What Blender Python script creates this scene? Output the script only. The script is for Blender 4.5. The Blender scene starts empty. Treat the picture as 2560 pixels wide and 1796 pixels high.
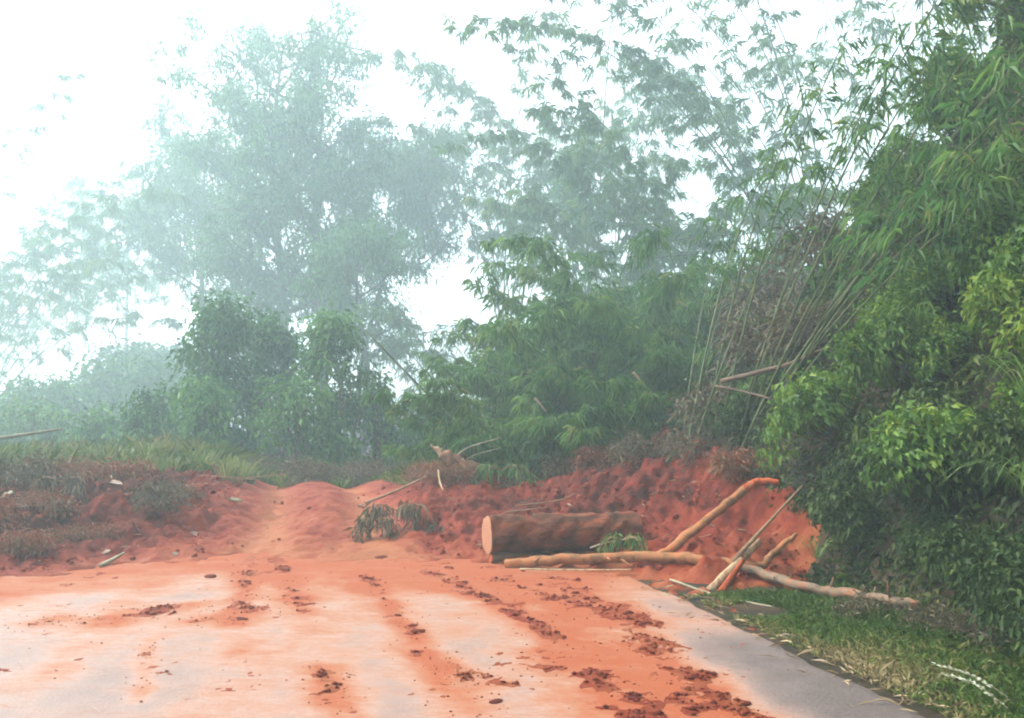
import bpy, math, random
import numpy as np
from mathutils import Vector

R = math.radians
random.seed(7)
rng = np.random.default_rng(7)
scene = bpy.context.scene
col = scene.collection

# ------------------------------------------------------------------ camera
W_, H_ = 1024, 718
F_ = 850.0          # focal length in pixels of a 1024 wide picture
CAMZ = 1.8
HOR = 425.0         # row of the horizon
cam_d = bpy.data.cameras.new("camera")
cam = bpy.data.objects.new("camera", cam_d)
col.objects.link(cam)
cam.location = (0, 0, CAMZ)
cam.rotation_euler = (R(90), 0, 0)
cam_d.sensor_width = 36.0
cam_d.lens = 36.0 * F_ / W_
cam_d.shift_y = (HOR - H_ / 2) / W_
cam_d.clip_start = 0.05
cam_d.clip_end = 2000
scene.camera = cam

# ------------------------------------------------------------------ world and sun (misty overcast, sun behind the mist at upper left)
SUN_EL, SUN_AZ = 50.0, -72.0     # azimuth from +Y towards +X
world = bpy.data.worlds.new("World")
scene.world = world
world.use_nodes = True
nt = world.node_tree
bg = nt.nodes["Background"]
sky = nt.nodes.new("ShaderNodeTexSky")
sky.sky_type = 'NISHITA'
sky.sun_disc = False
sky.sun_elevation = R(SUN_EL)
sky.sun_rotation = R(SUN_AZ)
sky.air_density = 1.0
sky.dust_density = 4.0
sky.ozone_density = 1.0
hs = nt.nodes.new("ShaderNodeHueSaturation")
hs.inputs["Saturation"].default_value = 0.30
nt.links.new(sky.outputs[0], hs.inputs["Color"])
nt.links.new(hs.outputs[0], bg.inputs["Color"])
bg.inputs["Strength"].default_value = 0.15

sun_d = bpy.data.lights.new("sun", 'SUN')
sun_d.energy = 1.5
sun_d.angle = R(14)
sun_d.color = (1.0, 0.95, 0.88)
sun = bpy.data.objects.new("sun", sun_d)
col.objects.link(sun)
sd = Vector((math.sin(R(SUN_AZ)) * math.cos(R(SUN_EL)), math.cos(R(SUN_AZ)) * math.cos(R(SUN_EL)), math.sin(R(SUN_EL))))
sun.rotation_euler = (-sd).to_track_quat('-Z', 'Y').to_euler()

vs = scene.view_settings
vs.view_transform = 'Standard'
vs.look = 'None'
vs.exposure = 2.0
vs.gamma = 1.0
vs.use_curve_mapping = False

cy = scene.cycles
cy.max_bounces = 6
cy.diffuse_bounces = 3
cy.glossy_bounces = 2
cy.transmission_bounces = 4
cy.volume_bounces = 2
cy.transparent_max_bounces = 6
cy.use_denoising = True
cy.pixel_filter_type = 'BLACKMAN_HARRIS'
cy.filter_width = 2.0

HAZE_DENSITY = 0.0056

# ------------------------------------------------------------------ helpers
def P(px, py, Y):
    """point at depth Y seen at pixel (px,py) of the 1024x718 picture"""
    return np.array(((px - W_ / 2) / F_ * Y, Y, CAMZ + (HOR - py) / F_ * Y))

def _hash(ix, iy, seed):
    n = (ix * 374761393 + iy * 668265263 + seed * 1442695041) & 0x7fffffff
    n = ((n ^ (n >> 13)) * 1274126177) & 0x7fffffff
    n = n ^ (n >> 16)
    return (n & 0xffff) / 65535.0

def vnoise(x, y, seed=0):
    x = np.asarray(x, float); y = np.asarray(y, float)
    ix = np.floor(x).astype(np.int64); iy = np.floor(y).astype(np.int64)
    fx = x - ix; fy = y - iy
    fx = fx * fx * (3 - 2 * fx); fy = fy * fy * (3 - 2 * fy)
    a = _hash(ix, iy, seed); b = _hash(ix + 1, iy, seed)
    c = _hash(ix, iy + 1, seed); d = _hash(ix + 1, iy + 1, seed)
    return (a * (1 - fx) + b * fx) * (1 - fy) + (c * (1 - fx) + d * fx) * fy

def fbm(x, y, oct=4, seed=0, gain=0.5):
    s = 0; a = 1; t = 0
    for i in range(oct):
        s = s + a * vnoise(np.asarray(x) * 2 ** i + 17.3 * i, np.asarray(y) * 2 ** i - 9.1 * i, seed + i)
        t += a; a *= gain
    return s / t

def sstep(a, b, x):
    t = np.clip((np.asarray(x, float) - a) / (b - a), 0, 1)
    return t * t * (3 - 2 * t)

def norm(v):
    return v / np.maximum(np.linalg.norm(v, axis=-1, keepdims=True), 1e-9)

def streak(x, y, pts, w):
    """soft mask along a polyline given in ground coordinates"""
    pts = np.asarray(pts, float); best = np.full(np.shape(x), 1e9)
    for (x0, y0), (x1, y1) in zip(pts[:-1], pts[1:]):
        dx, dy = x1 - x0, y1 - y0
        t = np.clip(((x - x0) * dx + (y - y0) * dy) / (dx * dx + dy * dy), 0, 1)
        best = np.minimum(best, np.hypot(x - x0 - t * dx, y - y0 - t * dy))
    return np.exp(-(best / w) ** 2)

def tag(o, label=None, cat=None, group=None, kind=None):
    if label: o["label"] = label
    if cat: o["category"] = cat
    if group: o["group"] = group
    if kind: o["kind"] = kind
    return o

def empty(name, loc=(0, 0, 0), rz=0, sc=1.0):
    o = bpy.data.objects.new(name, None)
    o.empty_display_size = 0.2
    col.objects.link(o)
    o.location = Vector([float(v) for v in loc])
    o.rotation_euler = (0, 0, rz)
    o.scale = (sc, sc, sc)
    return o

class MB:
    """collects verts/faces (tris or quads) with a per-vertex 'tint'"""
    def __init__(s):
        s.v = []; s.f3 = []; s.f4 = []; s.t = []; s.n = 0
    def add(s, v, f3=None, f4=None, t=0.5):
        v = np.asarray(v, float).reshape(-1, 3)
        if f3 is not None and len(f3): s.f3.append(np.asarray(f3, np.int64).reshape(-1, 3) + s.n)
        if f4 is not None and len(f4): s.f4.append(np.asarray(f4, np.int64).reshape(-1, 4) + s.n)
        s.v.append(v)
        s.t.append(np.broadcast_to(np.asarray(t, float), (len(v),)).copy())
        s.n += len(v)
        return s
    def mesh(s, name, mat, smooth=False):
        v = np.concatenate(s.v).astype(np.float32); t = np.concatenate(s.t).astype(np.float32)
        f3 = np.concatenate(s.f3) if s.f3 else np.zeros((0, 3), np.int64)
        f4 = np.concatenate(s.f4) if s.f4 else np.zeros((0, 4), np.int64)
        me = bpy.data.meshes.new(name)
        me.vertices.add(len(v)); me.vertices.foreach_set("co", v.ravel())
        li = np.concatenate([f3.ravel(), f4.ravel()]).astype(np.int32)
        me.loops.add(len(li)); me.loops.foreach_set("vertex_index", li)
        tot = np.concatenate([np.full(len(f3), 3), np.full(len(f4), 4)]).astype(np.int32)
        st = np.concatenate([[0], np.cumsum(tot)[:-1]]).astype(np.int32)
        me.polygons.add(len(tot)); me.polygons.foreach_set("loop_start", st); me.polygons.foreach_set("loop_total", tot)
        if smooth: me.polygons.foreach_set("use_smooth", np.ones(len(tot), bool))
        a = me.attributes.new("tint", 'FLOAT', 'POINT'); a.data.foreach_set("value", t)
        if mat: me.materials.append(mat)
        me.update(calc_edges=True)
        return me
    def obj(s, name, mat, parent=None, smooth=False):
        o = bpy.data.objects.new(name, s.mesh(name, mat, smooth))
        col.objects.link(o)
        if parent: o.parent = parent
        return o

def copy_tree(o, parent=None):
    c = o.copy(); col.objects.link(c); c.parent = parent
    for ch in o.children: copy_tree(ch, c)
    return c

def tube(mb, pts, rad, seg=7, cap=True, t=0.5, rough=0.0, seed=0, ridge=0.0):
    pts = np.asarray(pts, float); n = len(pts)
    rad = np.broadcast_to(np.asarray(rad, float), (n,))
    T = np.gradient(pts, axis=0); T = norm(T)
    up = np.array((0, 0, 1.0)) if abs(T[0][2]) < 0.9 else np.array((1.0, 0, 0))
    rings = []
    s = norm(np.cross(T[0], up)); 
    for i in range(n):
        s = norm(s - T[i] * np.dot(s, T[i])); b = np.cross(T[i], s)
        a = np.linspace(0, 2 * math.pi, seg, endpoint=False)
        rr = rad[i] * np.ones(seg)
        if rough: rr = rr * (1 + rough * (fbm(np.cos(a) * 2 + 5 + seed, i * 0.45 + np.sin(a) * 2, 3, seed) - 0.5) * 2)
        if ridge: rr = rr * (1 + ridge * (np.abs(fbm(a * 7 + seed, i * 0.16 + 0 * a, 3, seed + 5, 0.65) - 0.5) * 2 - 0.25))
        rings.append(pts[i] + np.outer(np.cos(a) * rr, s) + np.outer(np.sin(a) * rr, b))
    v = np.concatenate(rings)
    i = np.arange(n - 1)[:, None] * seg; j = np.arange(seg)[None]; j2 = (j + 1) % seg
    f4 = np.stack([i + j, i + j2, i + seg + j2, i + seg + j], -1).reshape(-1, 4)
    f3 = []
    if cap:
        v = np.concatenate([v, pts[:1], pts[-1:]])
        c0 = n * seg; c1 = c0 + 1
        for k in range(seg):
            f3.append((c0, (k + 1) % seg, k)); f3.append((c1, (n - 1) * seg + k, (n - 1) * seg + (k + 1) % seg))
    mb.add(v, f3, f4, t)
    return mb

def spline(ctrl, n):
    """catmull-rom through control points"""
    c = np.asarray(ctrl, float)
    c = np.concatenate([[2 * c[0] - c[1]], c, [2 * c[-1] - c[-2]]])
    out = []
    m = len(c) - 3
    for u in np.linspace(0, m - 1e-6, n):
        i = int(u); t = u - i
        p0, p1, p2, p3 = c[i:i + 4]
        out.append(0.5 * ((2 * p1) + (-p0 + p2) * t + (2 * p0 - 5 * p1 + 4 * p2 - p3) * t * t + (-p0 + 3 * p1 - 3 * p2 + p3) * t ** 3))
    return np.array(out)

def add_leaves(mb, base, D, L, Wd, g, fold=0.12, droop=0.25, tint=None, mid=0.45):
    """n pointed leaves of two folded triangles"""
    n = len(base)
    D = norm(D)
    ref = norm(g.normal(size=(n, 3)) * 0.7 + np.array((0, 0, 1.0)))
    S = norm(np.cross(D, ref)); N = np.cross(S, D)
    L = np.broadcast_to(np.asarray(L, float), (n,))[:, None]; Wd = np.broadcast_to(np.asarray(Wd, float), (n,))[:, None]
    m = base + D * L * mid + np.array((0, 0, 0.05)) * L
    a = m + S * Wd / 2 + N * Wd * fold; b = m - S * Wd / 2 + N * Wd * fold
    tip = base + D * L + np.array((0, 0, -1.0)) * L * droop
    v = np.stack([base, a, b, tip], 1).reshape(-1, 3)
    i = np.arange(n)[:, None] * 4
    f = np.concatenate([i + np.array([[0, 2, 3]]), i + np.array([[0, 3, 1]])])
    if tint is None: tint = g.random(n)
    mb.add(v, f, None, np.repeat(np.broadcast_to(tint, (n,)), 4))

# ------------------------------------------------------------------ materials
def new_mat(name):
    m = bpy.data.materials.new(name); m.use_nodes = True
    return m, m.node_tree, m.node_tree.nodes["Principled BSDF"]

def ramp(ntree, stops):
    r = ntree.nodes.new("ShaderNodeValToRGB")
    while len(r.color_ramp.elements) < len(stops): r.color_ramp.elements.new(0.5)
    for e, (p, c) in zip(r.color_ramp.elements, stops):
        e.position = p; e.color = (*c, 1)
    return r

def noise_node(ntree, scale, detail=4, rough=0.6, coord="Object", stretch=None):
    tc = ntree.nodes.new("ShaderNodeTexCoord")
    n = ntree.nodes.new("ShaderNodeTexNoise")
    n.inputs["Scale"].default_value = scale; n.inputs["Detail"].default_value = detail; n.inputs["Roughness"].default_value = rough
    if stretch:
        mp = ntree.nodes.new("ShaderNodeMapping"); mp.inputs["Scale"].default_value = stretch
        ntree.links.new(tc.outputs[coord], mp.inputs[0]); ntree.links.new(mp.outputs[0], n.inputs["Vector"])
    else:
        ntree.links.new(tc.outputs[coord], n.inputs["Vector"])
    return n

def leaf_mat(name, stops, transl=0.35, rough=0.5, spec=0.35):
    m, t, b = new_mat(name)
    at = t.nodes.new("ShaderNodeAttribute"); at.attribute_name = "tint"
    r = ramp(t, stops)
    oi = t.nodes.new("ShaderNodeObjectInfo")
    ad = t.nodes.new("ShaderNodeMath"); ad.operation = 'MULTIPLY_ADD'
    ad.inputs[1].default_value = 0.25; ad.inputs[2].default_value = -0.12
    t.links.new(oi.outputs["Random"], ad.inputs[0])
    sm = t.nodes.new("ShaderNodeMath"); sm.operation = 'ADD'
    t.links.new(at.outputs["Fac"], sm.inputs[0]); t.links.new(ad.outputs[0], sm.inputs[1])
    t.links.new(sm.outputs[0], r.inputs[0])
    t.links.new(r.outputs[0], b.inputs["Base Color"])
    b.inputs["Roughness"].default_value = rough
    b.inputs["Specular IOR Level"].default_value = spec
    tr = t.nodes.new("ShaderNodeBsdfTranslucent"); t.links.new(r.outputs[0], tr.inputs["Color"])
    mx = t.nodes.new("ShaderNodeMixShader"); mx.inputs[0].default_value = transl
    t.links.new(b.outputs[0], mx.inputs[1]); t.links.new(tr.outputs[0], mx.inputs[2])
    t.links.new(mx.outputs[0], t.nodes["Material Output"].inputs["Surface"])
    return m

def simple_mat(name, stops, scale=6, rough=0.8, bump=0.3, stretch=None, detail=5, spec=0.12, bscale=None):
    m, t, b = new_mat(name)
    n = noise_node(t, scale, detail, 0.6, stretch=stretch)
    r = ramp(t, stops); t.links.new(n.outputs["Fac"], r.inputs[0]); t.links.new(r.outputs[0], b.inputs["Base Color"])
    b.inputs["Roughness"].default_value = rough; b.inputs["Specular IOR Level"].default_value = spec
    if bump:
        n2 = noise_node(t, bscale or scale * 3, 5, 0.6, stretch=stretch)
        bp = t.nodes.new("ShaderNodeBump"); bp.inputs["Strength"].default_value = bump; bp.inputs["Distance"].default_value = 0.03
        t.links.new(n2.outputs["Fac"], bp.inputs["Height"]); t.links.new(bp.outputs[0], b.inputs["Normal"])
    return m

M = {}
M['climber'] = leaf_mat("climber_leaf", [(0.0, (0.02, 0.055, 0.010)), (0.45, (0.055, 0.125, 0.016)), (0.8, (0.11, 0.20, 0.022)), (1.0, (0.21, 0.27, 0.035))], spec=0.2)
M['bright'] = leaf_mat("bright_leaf", [(0.0, (0.03, 0.075, 0.008)), (0.5, (0.07, 0.145, 0.013)), (1.0, (0.19, 0.25, 0.03))], spec=0.2)
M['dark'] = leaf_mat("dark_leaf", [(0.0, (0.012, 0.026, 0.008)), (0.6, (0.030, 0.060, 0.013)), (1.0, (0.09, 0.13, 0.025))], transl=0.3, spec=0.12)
M['bush'] = leaf_mat("bush_leaf", [(0.0, (0.016, 0.055, 0.018)), (0.5, (0.042, 0.13, 0.032)), (1.0, (0.12, 0.25, 0.05))], spec=0.2)
M['bamboo'] = leaf_mat("bamboo_leaf", [(0.0, (0.026, 0.08, 0.022)), (0.5, (0.066, 0.16, 0.035)), (0.9, (0.14, 0.24, 0.05)), (1.0, (0.25, 0.26, 0.075))], transl=0.45, spec=0.2)
M['grass'] = leaf_mat("grass_blade", [(0.0, (0.05, 0.10, 0.016)), (0.5, (0.10, 0.155, 0.028)), (0.8, (0.17, 0.18, 0.05)), (1.0, (0.30, 0.24, 0.11))], transl=0.35, spec=0.2)
M['dry'] = leaf_mat("dry_leaf", [(0.0, (0.05, 0.04, 0.025)), (0.5, (0.10, 0.08, 0.042)), (0.85, (0.17, 0.125, 0.06)), (1.0, (0.08, 0.11, 0.03))], transl=0.2)
M['longleaf'] = leaf_mat("long_leaf", [(0.0, (0.05, 0.11, 0.02)), (0.6, (0.09, 0.17, 0.03)), (1.0, (0.20, 0.24, 0.08))], transl=0.35, spec=0.25)
M['litter'] = leaf_mat("dry_litter", [(0.0, (0.08, 0.045, 0.025)), (0.6, (0.20, 0.12, 0.06)), (1.0, (0.36, 0.27, 0.15))], transl=0.1)
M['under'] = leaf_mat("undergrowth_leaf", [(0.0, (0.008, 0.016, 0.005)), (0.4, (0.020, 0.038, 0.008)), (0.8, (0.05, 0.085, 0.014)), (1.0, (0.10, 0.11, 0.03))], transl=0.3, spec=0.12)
M['verge'] = leaf_mat("verge_blade", [(0.0, (0.04, 0.085, 0.012)), (0.45, (0.085, 0.14, 0.022)), (0.7, (0.16, 0.16, 0.045)), (1.0, (0.30, 0.23, 0.11))], transl=0.3, spec=0.2)
M['muddy'] = leaf_mat("muddy_leaf", [(0.0, (0.20, 0.06, 0.03)), (0.45, (0.27, 0.085, 0.04)), (0.75, (0.20, 0.12, 0.06)), (1.0, (0.10, 0.11, 0.04))], transl=0.15)
M['orange'] = leaf_mat("withered_frond", [(0.0, (0.20, 0.09, 0.03)), (1.0, (0.34, 0.17, 0.06))], transl=0.3)
M['stem'] = simple_mat("shrub_stem", [(0.3, (0.06, 0.045, 0.03)), (0.7, (0.13, 0.10, 0.07))], 12)
M['trunk'] = simple_mat("tree_bark", [(0.3, (0.03, 0.027, 0.024)), (0.7, (0.07, 0.062, 0.052))], 5)
M['culm'] = simple_mat("bamboo_culm", [(0.3, (0.03, 0.042, 0.018)), (0.5, (0.07, 0.09, 0.036)), (0.7, (0.16, 0.165, 0.08))], 3, rough=0.4, bump=0)
M['drypole'] = simple_mat("dry_bamboo", [(0.3, (0.16, 0.14, 0.08)), (0.7, (0.30, 0.27, 0.18))], 5, rough=0.5, bump=0)
M['log_bark'] = simple_mat("log_bark_muddy", [(0.32, (0.04, 0.018, 0.011)), (0.45, (0.085, 0.030, 0.016)), (0.56, (0.15, 0.042, 0.019)), (0.70, (0.24, 0.06, 0.024))], 5, bump=1.0, stretch=(0.6, 1.3, 1.3), detail=9, bscale=18)
M['dark_bark'] = simple_mat("dark_wet_bark", [(0.3, (0.05, 0.04, 0.03)), (0.7, (0.14, 0.085, 0.055))], 6, bump=0.6)
M['branch'] = simple_mat("muddy_branch", [(0.30, (0.10, 0.05, 0.025)), (0.5, (0.24, 0.105, 0.045)), (0.70, (0.33, 0.095, 0.032))], 9, bump=0.4)
M['greybranch'] = simple_mat("grey_branch", [(0.33, (0.06, 0.045, 0.032)), (0.5, (0.15, 0.105, 0.07)), (0.66, (0.21, 0.08, 0.04))], 9, bump=0.4)
M['redmudwood'] = simple_mat("mud_coated_wood", [(0.3, (0.22, 0.035, 0.012)), (0.7, (0.34, 0.08, 0.028))], 9, bump=0.5)
M['redbark'] = simple_mat("muddy_root", [(0.3, (0.08, 0.04, 0.025)), (0.7, (0.22, 0.10, 0.05))], 8, bump=0.8)
M['palewood'] = simple_mat("split_pale_wood", [(0.3, (0.20, 0.08, 0.035)), (0.48, (0.38, 0.25, 0.14)), (0.6, (0.46, 0.34, 0.22)), (0.75, (0.28, 0.08, 0.03))], 14, bump=0.4, stretch=(1, 1, .25))
M['sheath'] = simple_mat("pale_sheath", [(0.3, (0.16, 0.09, 0.06)), (0.6, (0.34, 0.27, 0.21))], 14, bump=0.3)
M['twig'] = simple_mat("twig", [(0.3, (0.17, 0.10, 0.06)), (0.7, (0.33, 0.21, 0.12))], 10, bump=0)
M['cable'] = simple_mat("cable", [(0.3, (0.03, 0.03, 0.03)), (0.7, (0.05, 0.05, 0.05))], 3, bump=0)
M['seed'] = simple_mat("seed_head", [(0.3, (0.55, 0.56, 0.40)), (0.7, (0.72, 0.72, 0.58))], 8, bump=0)

def cut_face_mat():
    m, t, b = new_mat("sawn_wood")
    tc = t.nodes.new("ShaderNodeTexCoord")
    w = t.nodes.new("ShaderNodeTexWave"); w.wave_type = 'RINGS'; w.rings_direction = 'X'
    w.inputs["Scale"].default_value = 9; w.inputs["Distortion"].default_value = 2.5; w.inputs["Detail"].default_value = 2
    t.links.new(tc.outputs["Object"], w.inputs["Vector"])
    r = ramp(t, [(0.0, (0.20, 0.08, 0.036)), (0.6, (0.34, 0.15, 0.073)), (1.0, (0.40, 0.195, 0.10))])
    t.links.new(w.outputs["Fac"], r.inputs[0])
    n = noise_node(t, 5, 6, 0.7); sr = ramp(t, [(0.48, (0, 0, 0)), (0.68, (0.8, 0.8, 0.8))]); t.links.new(n.outputs["Fac"], sr.inputs[0])
    mx = t.nodes.new("ShaderNodeMix"); mx.data_type = 'RGBA'; t.links.new(sr.outputs[0], mx.inputs[0]); t.links.new(r.outputs[0], mx.inputs[6]); mx.inputs[7].default_value = (0.30, 0.07, 0.03, 1)
    t.links.new(mx.outputs[2], b.inputs["Base Color"])
    b.inputs["Roughness"].default_value = 0.75
    return m
M['cut'] = cut_face_mat()

def mud_mat():
    m, t, b = new_mat("red_mud")
    n = noise_node(t, 3.0, 10, 0.72)
    at = t.nodes.new("ShaderNodeAttribute"); at.attribute_name = "tint"
    r = ramp(t, [(0.32, (0.045, 0.008, 0.004)), (0.46, (0.135, 0.015, 0.005)), (0.58, (0.215, 0.025, 0.007)), (0.74, (0.29, 0.055, 0.016)), (0.98, (0.36, 0.115, 0.042))])
    ad = t.nodes.new("ShaderNodeMath"); ad.operation = 'MULTIPLY_ADD'; ad.inputs[1].default_value = 0.5; ad.inputs[2].default_value = -0.25
    t.links.new(at.outputs["Fac"], ad.inputs[0])
    sm = t.nodes.new("ShaderNodeMath"); sm.operation = 'ADD'
    t.links.new(n.outputs["Fac"], sm.inputs[0]); t.links.new(ad.outputs[0], sm.inputs[1])
    t.links.new(sm.outputs[0], r.inputs[0]); t.links.new(r.outputs[0], b.inputs["Base Color"])
    n2 = noise_node(t, 14, 10, 0.78)
    bp = t.nodes.new("ShaderNodeBump"); bp.inputs["Strength"].default_value = 1.0; bp.inputs["Distance"].default_value = 0.08
    t.links.new(n2.outputs["Fac"], bp.inputs["Height"]); t.links.new(bp.outputs[0], b.inputs["Normal"])
    mr = t.nodes.new("ShaderNodeMapRange"); mr.inputs[1].default_value = 0.35; mr.inputs[2].default_value = 0.7; mr.inputs[3].default_value = 0.9; mr.inputs[4].default_value = 0.6
    t.links.new(sm.outputs[0], mr.inputs[0]); t.links.new(mr.outputs[0], b.inputs["Roughness"])
    b.inputs["Specular IOR Level"].default_value = 0.18
    return m
M['mud'] = mud_mat()

def road_mat():
    """wet asphalt with a dried and wet film of red silt; 'tint' = amount of film"""
    m, t, b = new_mat("silted_wet_asphalt")
    at = t.nodes.new("ShaderNodeAttribute"); at.attribute_name = "tint"
    n = noise_node(t, 1.6, 8, 0.65)
    nf = noise_node(t, 40, 4, 0.7)
    asp = ramp(t, [(0.35, (0.06, 0.047, 0.043)), (0.65, (0.135, 0.105, 0.095))]); t.links.new(nf.outputs["Fac"], asp.inputs[0])
    flm = ramp(t, [(0.10, (0.17, 0.13, 0.118)), (0.40, (0.265, 0.165, 0.13)), (0.62, (0.265, 0.135, 0.088)), (0.85, (0.255, 0.098, 0.052)), (1.0, (0.235, 0.062, 0.026))])
    fa = t.nodes.new("ShaderNodeMath"); fa.operation = 'MULTIPLY_ADD'; fa.inputs[1].default_value = 0.85; fa.inputs[2].default_value = -0.42
    n5 = noise_node(t, 2.6, 10, 0.78, stretch=(0.6, 1.5, 1)); t.links.new(n5.outputs["Fac"], fa.inputs[0])
    fb = t.nodes.new("ShaderNodeMath"); fb.operation = 'ADD'; t.links.new(at.outputs["Fac"], fb.inputs[0]); t.links.new(fa.outputs[0], fb.inputs[1])
    n6 = noise_node(t, 17, 6, 0.75, stretch=(0.7, 1.2, 1))
    fc = t.nodes.new("ShaderNodeMath"); fc.operation = 'MULTIPLY_ADD'; fc.inputs[1].default_value = 0.5; fc.inputs[2].default_value = -0.25
    t.links.new(n6.outputs["Fac"], fc.inputs[0])
    fd = t.nodes.new("ShaderNodeMath"); fd.operation = 'ADD'; t.links.new(fb.outputs[0], fd.inputs[0]); t.links.new(fc.outputs[0], fd.inputs[1])
    t.links.new(fd.outputs[0], flm.inputs[0])
    mx = t.nodes.new("ShaderNodeMix"); mx.data_type = 'RGBA'
    n3 = noise_node(t, 5, 6, 0.7)
    ad = t.nodes.new("ShaderNodeMath"); ad.operation = 'MULTIPLY_ADD'; ad.inputs[1].default_value = 0.5; ad.inputs[2].default_value = -0.25
    t.links.new(n3.outputs["Fac"], ad.inputs[0])
    sm = t.nodes.new("ShaderNodeMath"); sm.operation = 'ADD'; sm.use_clamp = True
    mg = t.nodes.new("ShaderNodeMapRange"); mg.inputs[1].default_value = 0.05; mg.inputs[2].default_value = 0.55
    t.links.new(at.outputs["Fac"], mg.inputs[0])
    t.links.new(mg.outputs[0], sm.inputs[0]); t.links.new(ad.outputs[0], sm.inputs[1])
    t.links.new(sm.outputs[0], mx.inputs[0]); t.links.new(asp.outputs[0], mx.inputs[6]); t.links.new(flm.outputs[0], mx.inputs[7])
    t.links.new(mx.outputs[2], b.inputs["Base Color"])
    rr = t.nodes.new("ShaderNodeMapRange"); rr.inputs[1].default_value = 0.3; rr.inputs[2].default_value = 0.7; rr.inputs[3].default_value = 0.28; rr.inputs[4].default_value = 0.6
    t.links.new(n.outputs["Fac"], rr.inputs[0])
    rf = t.nodes.new("ShaderNodeMapRange"); rf.inputs[1].default_value = 0.45; rf.inputs[2].default_value = 0.75; rf.inputs[4].default_value = 0.45
    t.links.new(fd.outputs[0], rf.inputs[0])
    ra = t.nodes.new("ShaderNodeMath"); ra.operation = 'ADD'; t.links.new(rr.outputs[0], ra.inputs[0]); t.links.new(rf.outputs[0], ra.inputs[1]); t.links.new(ra.outputs[0], b.inputs["Roughness"])
    sp = t.nodes.new("ShaderNodeMapRange"); sp.inputs[1].default_value = 0.45; sp.inputs[2].default_value = 0.8; sp.inputs[3].default_value = 0.30; sp.inputs[4].default_value = 0.12
    t.links.new(fd.outputs[0], sp.inputs[0]); t.links.new(sp.outputs[0], b.inputs["Specular IOR Level"])
    bp = t.nodes.new("ShaderNodeBump"); bp.inputs["Strength"].default_value = 0.5; bp.inputs["Distance"].default_value = 0.012
    t.links.new(nf.outputs["Fac"], bp.inputs["Height"]); t.links.new(bp.outputs[0], b.inputs["Normal"])
    b.inputs["Specular IOR Level"].default_value = 0.42
    return m
M['road'] = road_mat()
M['ground'] = simple_mat("bank_soil", [(0.3, (0.012, 0.012, 0.007)), (0.5, (0.026, 0.02, 0.011)), (0.72, (0.055, 0.03, 0.016))], 1.5, bump=0.5)

# ------------------------------------------------------------------ terrain
def road_edge(y):
    return np.interp(y, [0, 5.2, 6.27, 7.36, 8.23, 9.33, 11, 13, 16, 20, 26, 40], [3.3, 2.62, 2.37, 2.12, 1.90, 1.66, 1.15, 0.3, -1.5, -4.6, -10, -26])

def foot(y):
    return np.interp(y, [-5, 0, 4, 5.8, 7.1, 9, 11, 13, 16, 20, 26, 35, 50, 120], [5.2, 4.7, 4.2, 3.95, 3.75, 3.6, 3.2, 2.5, 1.9, 1.5, 0.5, -3, -8, -30])

def ground_z(x, y):
    x = np.asarray(x, float); y = np.asarray(y, float)
    s = x - foot(y)
    k = np.interp(y, [0, 10.5, 12, 14, 16, 24, 40], [2.4, 2.35, 1.95, 1.5, 1.2, 0.9, 0.45])
    hmax1 = np.interp(y, [0, 10.5, 13, 16, 20, 40], [7.5, 7.2, 4.6, 4.0, 3.5, 2.5])
    a = np.maximum(s, 0); 
    rise = k * (np.sqrt(a * a + 0.16) - 0.4)
    over = np.maximum(rise - hmax1, 0)
    z = np.minimum(rise, hmax1) + over * 0.32
    z = np.minimum(z, 22)
    z = z + (fbm(x * 0.5, y * 0.5, 4, 3) - 0.5) * 0.7 * sstep(0.1, 1.5, s)
    # gentle uneven ground behind the slide and to the left, kept under the road
    re = road_edge(y)
    away = sstep(0.0, 1.5, x - re) + sstep(0.3, 3.0, (re - 9.5) - x)
    z = z + away * (0.02 + 0.10 * fbm(x * 0.7, y * 0.7, 3, 9))
    z = z + sstep(20, 40, y) * 0.5 * sstep(2, -6, s)
    # valley falls off at far left
    z = z - sstep(-11, -60, x) * 9.0 * sstep(4, 30, y)
    return z - 0.012

def grid_obj(name, xs, ys, zf, mat, tintf=None, smooth=True):
    X, Y = np.meshgrid(xs, ys)
    Z = zf(X, Y)
    v = np.stack([X, Y, Z], -1).reshape(-1, 3)
    nx = len(xs); ny = len(ys)
    i = (np.arange(ny - 1)[:, None] * nx + np.arange(nx - 1)[None]).ravel()
    f = np.stack([i, i + 1, i + 1 + nx, i + nx], -1)
    mb = MB(); mb.add(v, None, f, 0.5 if tintf is None else tintf(X, Y).ravel())
    return mb.obj(name, mat, smooth=smooth)

def spread(a, b, step, far0, far1, g=1.18):
    c = list(np.arange(a, b, step))
    lo = []; s = step; x = a
    while x > far0: s *= g; x -= s; lo.append(x)
    hi = []; s = step; x = b
    while x < far1: s *= g; hi.append(x); x += s
    return np.array(sorted(lo) + c + hi)

ground = grid_obj("ground", spread(-10, 9, 0.2, -230, 230), spread(3, 28, 0.2, -40, 240), ground_z, M['ground'])
tag(ground, kind="structure")

# ------------------------------------------------------------------ red mud: heap and spill
TOE = ([-12, -5.9, -4.9, -3.7, -2.6, -1.65, -0.5, 0.5, 1.1, 1.7, 2.4, 3.2, 5], [9.0, 9.55, 10.7, 11.6, 11.2, 10.9, 10.8, 10.8, 10.3, 9.5, 9.25, 9.7, 11])
def rut_c(y, k):
    return np.interp(y, [9, 12, 16, 22], [-3.2, -3.5, -4.35, -6.2] if k == 0 else [-1.55, -1.95, -2.85, -4.7])

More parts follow.
